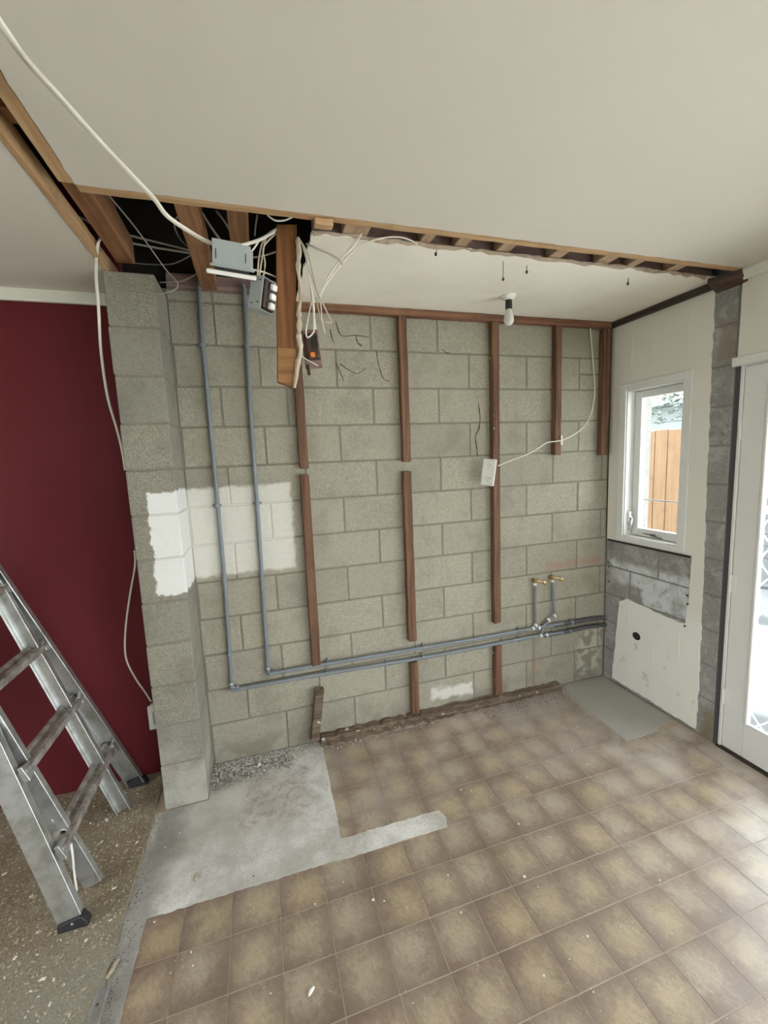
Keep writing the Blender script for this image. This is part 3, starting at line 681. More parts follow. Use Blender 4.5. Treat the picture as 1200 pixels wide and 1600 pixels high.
tag(timber('ceiling_board', '', '', M_JOISTD, (-.79,-.670,CE+.0125),(WR-.05,-.648,CE+.12), seed=50), 'purple-brown board closing the back of the ceiling slot', 'board')
timber('wall_plate', 'dark brown timber plate on top of the block wall beside the pillar', 'plate', M_JOISTD, (-1.40,.005,2.486),(-.80,.095,2.56), seed=51)
# torn plaster edge along the kitchen ceiling
pe = MB(); q = [(-.79+.0398*i, -.694+random.uniform(-.004,.004), CE+.004+random.uniform(-.006,.004)) for i in range(49)]
pe.tube(q, [random.uniform(.004,.011) for _ in q], 6); pe.build('torn_plaster_edge', M_PLASTERB, kc)

# ---- the timber hanging from the ceiling
hy = -.62
H = thing('hanging_stud', 'orange-brown cut-off timber hanging down from the ceiling opening with white plaster edge', 'stud', (-.90,hy,1.92))
A_ = [(-0.914,-0.620,2.488),(-0.842,-0.620,2.496),(-0.891,-0.620,1.918),(-0.949,-0.620,1.939)]
b = MB(); sec = []
L_ = [(-0.913,-0.620,2.506),(-0.921,-0.620,2.395),(-0.928,-0.620,2.283),(-0.935,-0.620,2.168),(-0.942,-0.620,2.052),(-0.949,-0.620,1.942)]; Rr = [(-0.838,-0.620,2.514),(-0.847,-0.620,2.402),(-0.856,-0.620,2.288),(-0.866,-0.620,2.172),(-0.877,-0.620,2.055),(-0.888,-0.620,1.921)]
vs = []; fs = []
for l,r_ in zip(L_,Rr): vs += [(l[0],hy,l[2]),(r_[0],hy,r_[2]),(r_[0],hy+.045,r_[2]+.004),(l[0],hy+.045,l[2]+.004)]
for i in range(5):
    for k in range(4): fs.append((i*4+k, i*4+(k+1)%4, (i+1)*4+(k+1)%4, (i+1)*4+k))
fs += [(3,2,1,0),(20,21,22,23)]
b.add(vs,fs).build('timber', M_HANG, H, bevel=.002)
ns = [(-0.940,-0.622,2.068),(-0.873,-0.622,2.066),(-0.885,-0.622,1.925),(-0.947,-0.622,1.944)]
b = MB(); b.add([(p[0],hy-.0025,p[2]) for p in ns]+[(p[0],hy+.001,p[2]) for p in ns], [(0,1,2,3),(7,6,5,4),(0,4,5,1),(1,5,6,2),(2,6,7,3),(3,7,4,0)])
b.build('packing_piece', M_HANGL, H)
e1 = [(-0.841,-0.630,2.460),(-0.839,-0.630,2.416),(-0.845,-0.630,2.364),(-0.844,-0.630,2.308),(-0.842,-0.630,2.258),(-0.853,-0.630,2.204),(-0.854,-0.630,2.158),(-0.859,-0.630,2.111),(-0.855,-0.630,2.064),(-0.868,-0.630,2.017),(-0.879,-0.630,1.962),(-0.889,-0.630,1.919)]
b = MB(); b.tube(smooth_path(e1,3), [random.uniform(.007,.015) for _ in range(34)], 6, flat=.8); b.build('plaster_edge', M_PLASTER, H)
# ================================================================ CABLES
def cable(pts, r, label, mat=M_CABLE, group=None, name='cable', flat=1.0, k=6, cat='cable'):
    q = smooth_path(pts, k); lo = q[0].copy()
    o = MB().tube(q, r, 8, flat).build(name, mat, origin=lo, smooth=True); return tag(o, label, cat, group)
cable([(-1.43,-1.75,2.440),(-1.45,-1.60,2.425)]+[(-1.382,-1.420,2.339),(-1.384,-1.330,2.360),(-1.372,-1.230,2.382),(-1.342,-1.120,2.386),(-1.304,-1.020,2.382),(-1.264,-0.940,2.369),(-1.240,-0.890,2.352),(-1.184,-0.840,2.338),(-1.142,-0.820,2.327),(-1.106,-0.800,2.328),(-1.058,-0.770,2.345),(-0.982,-0.700,2.406),(-0.926,-0.640,2.468)], .0055, 'long white cable sweeping under the ceiling from the upper left to the hanging timber', flat=1.25)
kn = [(-1.115,-0.805,2.333),(-1.103,-0.800,2.340),(-1.096,-0.800,2.329),(-1.107,-0.800,2.319),(-1.115,-0.805,2.325),(-1.105,-0.810,2.333),(-1.093,-0.790,2.330),(-1.082,-0.790,2.320),(-1.066,-0.785,2.331)]
cable(kn, .0035, 'white cable knot tied round the long cable above the grey box', M_CABLE, 'wires at the switch boxes')
cable([(-1.542,-0.320,2.538),(-1.549,-0.360,2.523),(-1.565,-0.380,2.476),(-1.600,-0.310,2.401),(-1.619,-0.260,2.297),(-1.652,-0.180,2.140),(-1.668,-0.110,1.963),(-1.670,-0.030,1.834),(-1.672,0.020,1.740),(-1.670,0.030,1.632)], .0048, 'white cable hanging down left side of the block pillar from the ceiling', flat=1.2)
cable([(-1.673,0.034,1.230),(-1.678,0.030,1.149),(-1.716,0.031,1.004),(-1.755,0.031,0.823),(-1.768,0.031,0.677),(-1.736,0.031,0.559),(-1.703,0.031,0.482),(-1.679,0.033,0.418)], .0042, 'white cable running down the red wall to the small socket', flat=1.1)
GB = 'wires at the switch boxes'
cable([(-0.912,-0.615,2.489),(-0.962,-0.650,2.434),(-0.986,-0.700,2.353),(-1.000,-0.720,2.260)], .0028, 'cream wire looping down into the switch box, leftmost strand', M_CABLEB, GB)
cable([(-0.911,-0.610,2.496),(-0.952,-0.650,2.448),(-0.975,-0.700,2.354),(-0.995,-0.720,2.261)], .0028, 'cream wire looping down into the switch box, middle strand', M_CABLEB, GB)
cable([(-0.911,-0.600,2.488),(-0.966,-0.640,2.413),(-0.967,-0.680,2.343),(-0.976,-0.700,2.291),(-0.991,-0.710,2.263)], .0028, 'cream wire bowed outward into the switch box, rightmost strand', M_CABLEB, GB)
cable([(-0.982,-0.690,2.409),(-1.004,-0.730,2.361),(-1.032,-0.770,2.314)], .003, 'short white wire curving from cable to the white-plated grey box', M_CABLE, GB)
cable([(-0.913,-0.560,2.439),(-0.991,-0.500,2.438),(-1.062,-0.450,2.463),(-1.135,-0.400,2.498)], .003, 'grey wire going back into the roof space left of hanging timber', M_CABLEG, GB)
cable([(-0.923,-0.570,2.342),(-0.971,-0.620,2.335),(-1.016,-0.750,2.286)], .003, 'white wire leaving the right side of the white-plated grey box', M_CABLE, GB)
GW = 'loose wires right of the hanging timber'
for pts,l,m in (([(-0.839,-0.600,2.475),(-0.813,-0.630,2.412),(-0.807,-0.640,2.306),(-0.799,-0.640,2.192),(-0.792,-0.630,2.138)],'nearly straight strand',M_CABLE),
    ([(-0.833,-0.590,2.485),(-0.801,-0.610,2.411),(-0.781,-0.620,2.293),(-0.742,-0.620,2.202),(-0.729,-0.620,2.170),(-0.754,-0.620,2.171)],'strand with pinkish hooked end',M_CABLEB),
    ([(-0.823,-0.580,2.477),(-0.800,-0.600,2.369),(-0.766,-0.600,2.255),(-0.764,-0.610,2.180),(-0.755,-0.610,2.131)],'strand ending lowest',M_CABLE),
    ([(-0.805,-0.650,2.235),(-0.824,-0.650,2.165),(-0.834,-0.650,2.118),(-0.826,-0.650,2.102),(-0.802,-0.650,2.131),(-0.803,-0.650,2.193)],'strand folded back in a loop',M_CABLE),
    ([(-0.806,-0.660,2.276),(-0.801,-0.660,2.209),(-0.804,-0.660,2.128)],'thick white strand in the middle',M_CABLE),
    ([(-0.780,-0.600,2.266),(-0.771,-0.600,2.202),(-0.763,-0.600,2.172)],'short inner strand',M_CABLEB)):
    cable(pts, .0042 if 'thick' in l else .0027, 'loose wire dangling right of the hanging timber, '+l, m, GW)
for pts,l,r_ in (([(-0.610,-0.700,2.477),(-0.667,-0.680,2.407),(-0.718,-0.660,2.351),(-0.752,-0.630,2.303),(-0.772,-0.610,2.256)],'left of the pair',.003),([(-0.392,-0.700,2.452),(-0.458,-0.710,2.463),(-0.539,-0.710,2.452),(-0.625,-0.690,2.422),(-0.695,-0.660,2.362),(-0.747,-0.630,2.301),(-0.767,-0.610,2.258)],'hooked over at its far end',.003),
    ([(-0.602,-0.710,2.479),(-0.642,-0.690,2.427),(-0.701,-0.670,2.370),(-0.738,-0.640,2.321)],'shorter one behind',.0025),([(-0.804,-0.600,2.458),(-0.771,-0.630,2.431),(-0.736,-0.660,2.405),(-0.705,-0.680,2.379),(-0.685,-0.690,2.352)],'stiff white one pointing right',.0042)):
    cable(pts, r_, 'wire arching in front of the kitchen ceiling, '+l, M_CABLE, GW)
cable([(-1.025,-0.600,2.138),(-1.006,-0.600,2.123),(-0.987,-0.600,2.117),(-0.967,-0.600,2.113),(-0.943,-0.605,2.087)], .0016, 'thin bare wire end sticking out left of hanging timber', M_CABLEG, GW)
cable([(-0.863,-0.600,2.055),(-0.839,-0.600,2.037),(-0.788,-0.600,2.009)], .0022, 'flat pale wire end crossing below the brown switch', M_CABLE, GW)
GR = 'wires in the roof space'
for pts,l,r_,m in (([(-1.655,-0.300,2.615),(-1.638,-0.250,2.634),(-1.609,-0.200,2.639),(-1.536,-0.100,2.664),(-1.416,-0.100,2.644),(-1.260,-0.100,2.619)],'white, upper of two side by side',.0045,M_CABLE),([(-1.539,-0.120,2.625),(-1.520,-0.100,2.629),(-1.393,-0.100,2.617),(-1.240,-0.100,2.607)],'white, lower of two side by side',.0045,M_CABLE),
    ([(-1.452,-0.620,2.538),(-1.408,-0.450,2.516),(-1.350,-0.300,2.450),(-1.313,-0.270,2.409),(-1.329,-0.265,2.382),(-1.397,-0.265,2.362),(-1.492,-0.262,2.374),(-1.537,-0.258,2.402)],'grey, looping down in front of the pillar top',.0025,M_CABLEG),
    ([(-1.252,-0.200,2.558),(-1.347,-0.100,2.556),(-1.471,0.000,2.586),(-1.543,0.030,2.601)],'grey, low one above the pillar',.003,M_CABLEG),([(-1.414,-0.060,2.487),(-1.330,-0.080,2.488),(-1.271,-0.100,2.507),(-1.234,-0.120,2.524)],'grey, short one right of pillar top',.003,M_CABLEG),
    ([(-1.240,-0.600,2.513),(-1.274,-0.500,2.527),(-1.275,-0.350,2.546),(-1.246,-0.200,2.572)],'thin grey, curled beside the middle joist',.0025,M_CABLEG),([(-1.170,-0.550,2.552),(-1.146,-0.500,2.530),(-1.114,-0.450,2.505)],'grey, slanting between the joists',.004,M_CABLEG),
    ([(-1.123,-0.500,2.589),(-1.100,-0.450,2.584),(-1.076,-0.400,2.564)],'short grey, nearer the sawn joist end',.004,M_CABLEG),([(-0.976,-0.550,2.566),(-0.982,-0.500,2.560),(-0.988,-0.450,2.542)],'upright grey, right of the sawn joist end',.003,M_CABLEG),
    ([(-0.948,-0.700,2.490),(-0.923,-0.700,2.476),(-0.890,-0.700,2.480),(-0.860,-0.700,2.496)],'white, sagging in a small bow above the hanging timber',.003,M_CABLE)):
    cable(pts, r_, 'roof space wire, '+l, m, GR)
# ================================================================ SWITCH BOXES
by = -.80
def onp(pts, y0, y1): return pts
bA = thing('flush_box', 'grey plastic flush box with white faceplate hanging face down from cables', 'switch box', [(-1.081,-0.800,2.238)][0])
cx, _, cz = [(-1.078,-0.800,2.242)][0]; hw = .074
Mt = Matrix.Translation((cx,by,cz)) @ Matrix.Rotation(math.radians(5),4,'Y') @ Matrix.Rotation(math.radians(23),4,'X')
b = MB(); b.box((-hw,-.045,-.004),(hw,.045,.009),Mt); b.build('faceplate', M_PLASTIC, bA, bevel=.004, seg=2)
b = MB(); hb = .056
for l,h in (((-hb,-.033,.022),(-hb+.004,.033,.088)),((hb-.004,-.033,.022),(hb,.033,.088)),((-hb,-.035,.022),(hb,-.031,.088)),((-hb,.031,.022),(hb,.035,.088)),((-hb,-.035,.084),(hb*.5,.035,.092))): b.box(l,h,Mt)
b.box((-hb-.008,-.037,.018),(hb+.012,.037,.026),Mt)
b.build('box_shell', M_GREYP, bA, bevel=.0015)
b = MB(); b.box((-.050,-.028,.009),(.050,.028,.024),Mt); b.box((-.03,-.03,.009),(-.02,.03,.034),Mt); b.build('switch_mechanism', M_BLACK, bA, bevel=.002)
for sx in (-.047,.040):
    MB().box((sx,-.0360,.040),(sx+.003,-.0348,.066),Mt).build('box_slot', M_BLACK, bA)
for k in range(5): MB().box((hb,-.030+.013*k,.028),(hb+.007,-.026+.013*k,.076),Mt).build('box_rib', M_GREYP, bA)
bB = thing('flush_box', 'grey plastic flush box with three white rockers dangling beside the hanging timber', 'switch box', [(-0.993,-0.720,2.172)][0])
cx, _, cz = [(-0.982,-0.720,2.215)][0]
Mt = Matrix.Translation((cx,-.72,cz)) @ Matrix.Rotation(math.radians(-38),4,'Z') @ Matrix.Rotation(math.radians(14),4,'Y')
b = MB()
for l,h in (((-.032,-.035,-.052),(-.028,.035,.052)),((-.032,-.037,-.052),(.022,-.033,.052)),((-.032,.033,-.052),(.022,.037,.052)),((-.032,-.037,.049),(.022,.037,.053)),((-.032,-.037,-.053),(.022,.037,-.049))): b.box(l,h,Mt)
b.build('box_shell', M_GREYP, bB, bevel=.002)
for (sx,sz) in ((-.018,.035),(-.018,-.035),(.008,.040),(.008,-.030)): MB().box((sx-.006,-.0378,sz-.0015),(sx+.006,-.0368,sz+.0015),Mt).build('box_slot', M_BLACK, bB)
MB().box((.004,-.030,-.045),(.030,.030,.045),Mt).build('switch_mechanism', M_BAKELITE, bB, bevel=.003)
for k,zz in enumerate((.028,-.002,-.032)):
    MB().box((.030,-.012,zz-.010),(.046,.012,zz+.010),Mt).build('rocker', M_PLASTIC, bB, bevel=.003, seg=2)
    MB().box((.028,-.018,zz-.012),(.034,-.010,zz+.012),Mt).build('terminal', M_BLACK, bB, bevel=.001)
bS = thing('old_switch', 'dark brown old switch with an orange spot fixed behind the hanging timber', 'switch', [(-0.811,-0.575,2.006)][0])
cx, _, cz = [(-0.806,-0.575,2.080)][0]
Mt = Matrix.Translation((cx,-.575,cz)) @ Matrix.Rotation(math.radians(-12),4,'Z') @ Matrix.Rotation(math.radians(-5),4,'Y')
MB().box((-.035,.004,-.075),(.033,.014,.075),Mt).build('back_plate', M_JOISTD, bS, bevel=.002)
MB().box((-.020,-.030,-.045),(.030,.004,.052),Mt).build('switch_body', M_BAKELITE, bS, bevel=.006, seg=2)
MB().box((.006,-.034,-.005),(.029,-.028,.040),Mt).build('switch_face', M_BLACK, bS, bevel=.003)
MB().box((-.006,-.036,-.040),(.011,-.029,-.022),Mt).build('indicator', M_ORANGE, bS, bevel=.001)
MB().box((-.030,-.012,-.10),(-.018,.0035,-.06),Mt).build('fixing_tab', M_BAKELITE, bS, bevel=.002)
# hanging socket
sk_ = thing('power_socket', 'splashed white double socket plate hanging on its cable in front of stud', 'socket', [(0.264,-0.090,1.430)][0])
cx, _, cz = [(0.270,-0.090,1.529)][0]
Mt = Matrix.Translation((cx,-.095,cz)) @ Matrix.Rotation(math.radians(9),4,'Y') @ Matrix.Rotation(math.radians(-46),4,'Z')
MB().box((-.040,-.010,-.080),(.040,.004,.080),Mt).build('faceplate', M_OLDPLASTIC, sk_, bevel=.006, seg=2)
MB().box((-.030,.004,-.060),(.030,.034,.060),Mt).build('mechanism', M_GREYP, sk_, bevel=.003)
for zc in (.040,-.040):
    for (dx,dz,a_) in ((-.008,.007,30),(.008,.007,-30),(0,-.009,0)):
        M2 = Mt @ Matrix.Translation((dx,-.0105,zc+dz)) @ Matrix.Rotation(math.radians(a_),4,'Y')
        MB().box((-.0012,-.0004,-.004),(.0012,.002,.004),M2).build('pin_slot', M_BLACK, sk_)
    MB().box((.018,-.0145,zc-.008),(.028,-.0095,zc+.008),Mt).build('switch_rocker', M_PLASTIC, sk_, bevel=.002)
cable([(1.059,-0.020,2.414),(1.085,-0.012,2.275),(1.101,-0.015,2.126),(1.105,-0.020,1.994),(1.068,-0.030,1.866),(0.999,-0.040,1.784),(0.911,-0.050,1.736),(0.814,-0.060,1.705),(0.715,-0.064,1.696),(0.677,-0.070,1.685),(0.576,-0.080,1.636),(0.443,-0.075,1.595),(0.348,-0.070,1.564)], .0036, 'thin white cable curving down from the corner to the hanging socket')
cp = MB(); p0 = [(0.823,-0.050,1.706)][0]; cp.box((p0[0]-.004,-.052,p0[2]-.03),(p0[0]+.010,-.0455,p0[2]+.03)); tag(cp.build('cable_clip', M_PLASTIC, origin=p0, bevel=.002), 'small white clip holding the socket cable to the short stud', 'clip')
# socket on the red wall
so = thing('wall_socket', 'small white socket low on the red wall beside the pillar', 'socket', (-1.665,.038,.53))
p1 = [(-1.699,0.030,0.395),(-1.713,0.030,0.264)]; zt, zb_ = p1[0][2], p1[1][2]; xl = p1[0][0]
bx('faceplate', M_PLASTIC, (xl,.022,zb_),(xl+.075,.039,zt), so, .003)
bx('switch_rocker', M_GREYP, (xl+.022,.018,zb_+.035),(xl+.034,.0225,zt-.03), so, .001)
bx('cable_entry', M_PLASTIC, (xl+.015,.018,zt),(xl+.05,.036,zt+.012), so, .002)
# ---- bulb
p0 = [(0.271,-0.308,2.450)][0]; LB = thing('ceiling_light', 'bare pearl bulb in a black and white batten holder on the kitchen ceiling', 'light', (p0[0],p0[1],CE))
q = Vector(p0); MB().lathe([(.001,-.022),(.020,-.022),(.026,-.016),(.036,-.010),(.038,-.001),(.001,-.001)], q, n=24).build('holder_rose', M_PLASTIC, LB, smooth=True)
MB().lathe([(.001,-.068),(.017,-.068),(.018,-.060),(.0165,-.022),(.001,-.022)], q, n=20).build('bulb_holder', M_BLACK, LB, smooth=True)
MB().lathe([(.001,-.150),(.011,-.147),(.020,-.141),(.025,-.131),(.0262,-.119),(.0245,-.105),(.0195,-.091),(.016,-.078),(.0145,-.068),(.001,-.068)], q, n=24).build('bulb', M_BULB, LB, smooth=True)
for px_,l in (([(0.005,-0.670,2.437),(0.004,-0.672,2.406),(0.005,-0.670,2.366)],'longer black string hanging from slot above the light bulb'),([(0.121,-0.670,2.429),(0.121,-0.670,2.404)],'short dark string hanging from slot right of the bulb'),([(0.673,-0.670,2.423),(0.670,-0.670,2.398)],'short dark tag hanging from the slot at the right'),([(-0.310,-0.690,2.462),(-0.308,-0.692,2.442),(-0.311,-0.690,2.427)],'dark scrap hanging from the slot, left of the bulb')):
    q_ = smooth_path(px_,3); b = MB().tube(q_, .0016, 5); e = q_[-1]; b.lathe([(.001,-.008),(.005,-.005),(.005,.004),(.001,.006)], e, n=8)
    tag(b.build('hanging_scrap', M_GRUBBY, origin=q_[0], smooth=True), l, 'string', 'scraps hanging from the slot')

# ================================================================ PIPES
def pipe(name, label, pts, r, y, mat, clips=(), elbows=(), cat='pipe', group='grey conduits on the block wall'):
    T = thing(name, label, cat, pts[0], group)
    MB().tube([(p[0],y,p[2]) for p in pts], r, 12).build('pipe', mat, T, smooth=True)
    for (c,d) in clips:
        b = MB(); c = Vector((c[0],y,c[2])); d = Vector(d)
        b.tube([c-d*.009, c+d*.009], r+.0035, 12); s = d.cross(Vector((0,1,0)))
        b.tube([c-s*(r+.012)+Vector((0,-y*.75,0)), c+Vector((0,-y*.75,0)), c+s*(r+.012)+Vector((0,-y*.75,0))], .005, 8)
        b.build('saddle_clip', M_PIPE, T, smooth=True)
    for c in elbows:
        c = Vector((c[0],y,c[2])); b = MB(); b.tube([c+Vector((0,0,.03)),c+Vector((0,0,.008)),c+Vector((.003,0,.003)),c+Vector((.008,0,0)),c+Vector((.03,0,0))], r+.003, 12); b.build('elbow', M_PIPE, T, smooth=True)
        for o_ in ((0,0,.032),(.032,0,0)):
            d = Vector(o_).normalized(); MB().tube([c+Vector(o_)-d*.005, c+Vector(o_)+d*.005], r+.0038, 12).build('collar', M_CHROME, T, smooth=True)
    return T
Z1 = (0,0,1)
v1 = [(-1.253,-0.016,2.484),(-1.257,-0.016,2.343),(-1.260,-0.016,1.916),(-1.258,-0.016,1.416),(-1.260,-0.016,0.990),(-1.274,-0.016,0.432)]
v2 = [(-1.043,-0.016,2.499),(-1.052,-0.016,2.230),(-1.061,-0.016,1.914),(-1.065,-0.016,1.418),(-1.071,-0.016,1.037),(-1.079,-0.016,0.482)]
pipe('conduit', 'left vertical grey conduit running down from ceiling beside the pillar', [(v1[0][0]+.004,0,2.52)]+v1, .0105, -.016, M_PIPE, [(v1[k],Z1) for k in ()]+[(q,Z1) for q in [(-1.265,-0.016,2.223),(-1.263,-0.016,1.433),(-1.274,-0.016,0.630)]], [v1[-1]])
pipe('conduit', 'right vertical grey conduit running down through the white paint patch', [(v2[0][0]-.004,0,2.52)]+v2, .0105, -.016, M_PIPE, [(q,Z1) for q in [(-1.055,-0.016,2.227),(-1.064,-0.016,1.432),(-1.074,-0.016,0.635)]], [v2[-1]])
h1 = [(-1.270,-0.030,0.428),(-1.045,-0.030,0.430),(-0.778,-0.030,0.426),(-0.166,-0.030,0.410),(0.186,-0.030,0.410),(0.646,-0.030,0.414),(0.872,-0.030,0.404)]
h2 = [(-1.075,-0.030,0.485),(-0.937,-0.030,0.484),(-0.745,-0.030,0.482),(-0.156,-0.030,0.475),(0.187,-0.030,0.470),(0.656,-0.030,0.471),(0.871,-0.030,0.468)]
X1 = (1,0,.0)
pipe('conduit', 'lower long grey conduit running level along the foot of the block wall', h1, .0105, -.030, M_PIPE, [(q,X1) for q in [(-0.756,-0.030,0.426),(-0.162,-0.030,0.414),(0.527,-0.030,0.412)]])
pipe('conduit', 'upper long grey conduit running level above its twin', h2, .0105, -.030, M_PIPE, [(q,X1) for q in [(-0.749,-0.030,0.483),(-0.156,-0.030,0.475),(0.527,-0.030,0.470)]])
h3 = [(0.814,-0.024,0.461),(0.983,-0.024,0.462),(1.119,-0.024,0.460),(1.225,-0.024,0.453)]; h4 = [(0.722,-0.024,0.404),(0.877,-0.024,0.401),(1.065,-0.024,0.407),(1.238,-0.024,0.398)]
pipe('water_pipe', 'dark lagged pipe into the corner, upper of two', h3, .0135, -.024, M_PIPED, [(q,X1) for q in [(0.945,-0.024,0.459)]], group='dark pipes into the corner')
pipe('water_pipe', 'dark lagged pipe into the corner, lower of two', h4, .0135, -.024, M_PIPED, [(q,X1) for q in [(0.930,-0.024,0.401)]], group='dark pipes into the corner')
# tap risers
def tap(label, top, pts, group='brass taps on the block wall'):
    T = thing('tap_riser', label, 'tap', pts[-1], group)
    MB().tube(pts, .0088, 10).build('riser_pipe', M_PIPE, T, smooth=True)
    t_ = Vector(top)
    MB().tube([t_+Vector((0,0,-.028)),t_+Vector((0,0,-.012))], .0115, 10).build('collar', M_PLASTIC, T, smooth=True)
    b = MB(); b.tube([t_+Vector((0,0,-.014)),t_+Vector((0,0,.006))], .0105, 10); b.tube([t_+Vector((0,.022,.004)),t_+Vector((0,-.012,.004))], [.014,.010], 10)
    b.tube([t_+Vector((0,-.012,.004)),t_+Vector((.018,-.020,.001)),t_+Vector((.040,-.026,-.006))], [.009,.008,.007], 10)
    b.build('tap_body', M_BRASS, T, smooth=True)
    b = MB(); b.tube([t_+Vector((.040,-.026,-.006)),t_+Vector((.058,-.030,-.011))], [.012,.010], 8); b.tube([t_+Vector((.054,-.030,.006)),t_+Vector((.056,-.030,-.030))], .004, 6)
    b.build('tap_handle', M_BRASS, T, smooth=True)
    MB().tube([t_+Vector((-.014,-.012,.012)),t_+Vector((.012,-.014,.016))], .005, 6).build('tap_lever', M_BRASS, T, smooth=True); return T
a1 = [(0.647,-0.026,0.793),(0.653,-0.026,0.608),(0.654,-0.026,0.488)]; a2 = [(0.783,-0.026,0.798),(0.795,-0.026,0.655),(0.801,-0.026,0.532)]
T1 = tap('left brass tap on a short grey riser pipe above the conduits', a1[0], a1+[(a1[-1][0]+.006,-.028,a1[-1][2]-.012)])
e = a2[-1]; low_ = [(0.755,-0.032,0.510),(0.720,-0.032,0.484),(0.695,-0.032,0.425)]
T2 = tap('right brass tap on a bent grey riser pipe nearest the window', a2[0], a2+low_)
for T_,ps in ((T1,[(0.651,-0.030,0.490),(0.676,-0.030,0.468),(0.631,-0.030,0.471)]),(T2,[(0.798,-0.030,0.534),(0.752,-0.030,0.510),(0.691,-0.030,0.411),(0.737,-0.030,0.408)])):
    for q in ps: MB().tube([Vector(q)+Vector((-.006,0,-.002)),Vector(q)+Vector((.006,0,.002))], .0135, 10).build('collar', M_PLASTIC, T_, smooth=True)

# ================================================================ LADDER
LD = thing('folding_ladder', 'paint-splashed aluminium folding ladder standing against the red wall side', 'ladder', (-2.1,-.37,0))
th = math.radians(73); cs, sn = math.cos(th), math.sin(th); n_ = Vector((sn,0,cs)); LMAX = 1.66; TP = .14
ap = Vector((-1.7425,-.3585,0))
def channel(web, lip, tk, side):
    """section in (front, across): web towards +across*side, lips turned in"""
    s = side
    return [(0,0),(0,-lip*s),(-tk*1.3,-lip*s),(-tk*1.3,-tk*s),(-web+tk*1.3,-tk*s),(-web+tk*1.3,-lip*s),(-web,-lip*s),(-web,0)]
def rail(name, f0, dy, L0, L1, sec, mir):
    d = Vector((-cs,dy,sn))
    def fn(u,v,q):
        p = Vector(f0)+d*q+n_*u+Vector((0,v,0))
        if mir: p.x = 2*(f0[0]-cs*LMAX-.03)-p.x
        return p
    if L0 < .001:   # cut level with the floor
        def fn2(u,v,q,fn=fn):
            p = fn(u,v,q)
            if q <= L0:
                dd = d if not mir else Vector((cs,dy,sn)); p = p+dd*((.012-p.z)/dd.z)
            return p
        return MB().prism(sec, L0, L1, fn2).build(name, M_ALU, LD, bevel=.0012)
    return MB().prism(sec, L0, L1, fn).build(name, M_ALU, LD, bevel=.0012)
yN, yF = -.722, -.003
for mir in (False, True):
    fx = -1.765
    f0N = (fx,yN,0.0); f0F = (fx+.035,yF,0.0)
    def mpt(p):
        p = Vector(p)
        if mir: p.x = 2*(fx-cs*LMAX-.03)-p.x
        return p
    rail('outer_rail', f0N, TP, 0, LMAX, channel(.076,.030,.004,-1), mir)
    rail('outer_rail', f0F, -TP, 0, LMAX, channel(.076,.030,.004,1), mir)
    if not mir:
        rail('inner_rail', (fx+.012,-.575,0.0), 0, .030, LMAX-.05, channel(.062,.026,.0035,-1), mir)
        rail('inner_rail', (fx+.022,-.195,0.0), 0, .030, LMAX-.05, channel(.062,.026,.0035,1), mir)
    for f0,s in ((f0N,-1),(f0F,1)):
        b = MB(); pf = [(-.088,-.006),(.008,-.006),(.010,.020),(.001,.045),(-.080,.030)]
        b.prism(pf, 0, .036, lambda u,v,q: mpt((f0[0]+u-(v*.30),f0[1]-s*q+s*.003,max(.001,v+.006)))); b.build('rubber_foot', M_RUBBER, LD, bevel=.003)
        rv = MB(); rv.lathe([(.001,0),(.005,0),(.004,.002)], mpt((f0[0]-.04,f0[1]+s*.0035,.032)), n=8, M=Matrix.Rotation(math.pi/2*(-s),4,'X')); rv.build('foot_rivet', M_CHROME, LD)
    for L in ((.29,.605,.915,1.215,1.50) if not mir else (.29,.605,.915,1.215,1.50)):
        d = Vector((-cs,0,sn)); ya_ = yN+TP*L+.001; yb_ = yF-TP*L-.001
        c0 = Vector((fx+.018,0,0))+d*L
        sec = [(.008,-.020),(.010,.012),(-.008,.014),(-.012,.002),(-.034,.002),(-.038,.014),(-.056,.012),(-.058,-.016),(-.046,-.020)]
        hx, up_ = Vector((1,0,0)), Vector((0,0,1))
        MB().prism(sec, ya_+.012, yb_-.012, lambda u,v,q: mpt(c0+hx*u+up_*v+Vector((0,q,0)))).build('rung', M_TREAD, LD, bevel=.0015)
        for (y0_,y1_) in ((ya_+.003,ya_+.055),(yb_-.003,yb_-.055)):
            ve = []
            for (yy,k_) in ((y0_,1.7),(y1_,1.02)):
                ve += [mpt(c0+n_*(.006)+d*(.017*k_)+Vector((0,yy,0))), mpt(c0+n_*(.010)+d*(-.018*k_)+Vector((0,yy,0))), mpt(c0+n_*(-.010)+d*(-.018*k_)+Vector((0,yy,0))), mpt(c0+n_*(-.008)+d*(.017*k_)+Vector((0,yy,0)))]
            MB().add(ve, [(0,1,2,3),(7,6,5,4),(0,4,5,1),(1,5,6,2),(2,6,7,3),(3,7,4,0)]).build('rung_end', M_ALU, LD, bevel=.001)
for (yy,s) in ((yN+TP*LMAX,-1),(yF-TP*LMAX,1)):
    c0 = Vector((fx-cs*LMAX-.03,yy,sn*LMAX-.02)); MB().lathe([(.001,-.022),(.05,-.022),(.052,-.016),(.052,.016),(.05,.022),(.001,.022)], c0, n=24, M=Matrix.Rotation(math.pi/2,4,'X')).build('hinge', M_ALU, LD, smooth=True)
d = Vector((-cs,0,sn)); c0 = Vector((fx+.012,-.5762,0))+d*.295+n_*(-.022)
rg = MB(); rg.tube([c0+n_*(.013*math.cos(a*math.pi/6))+d*(.013*math.sin(a*math.pi/6)) for a in range(13)], .003, 6); rg.build('lock_ring', M_PLASTIC, LD, smooth=True)
MB().lathe([(.001,0),(.011,0),(.011,.001)], c0+Vector((0,-.0002,0)), n=12, M=Matrix.Rotation(math.pi/2,4,'X')).build('lock_hole', M_BLACK, LD)
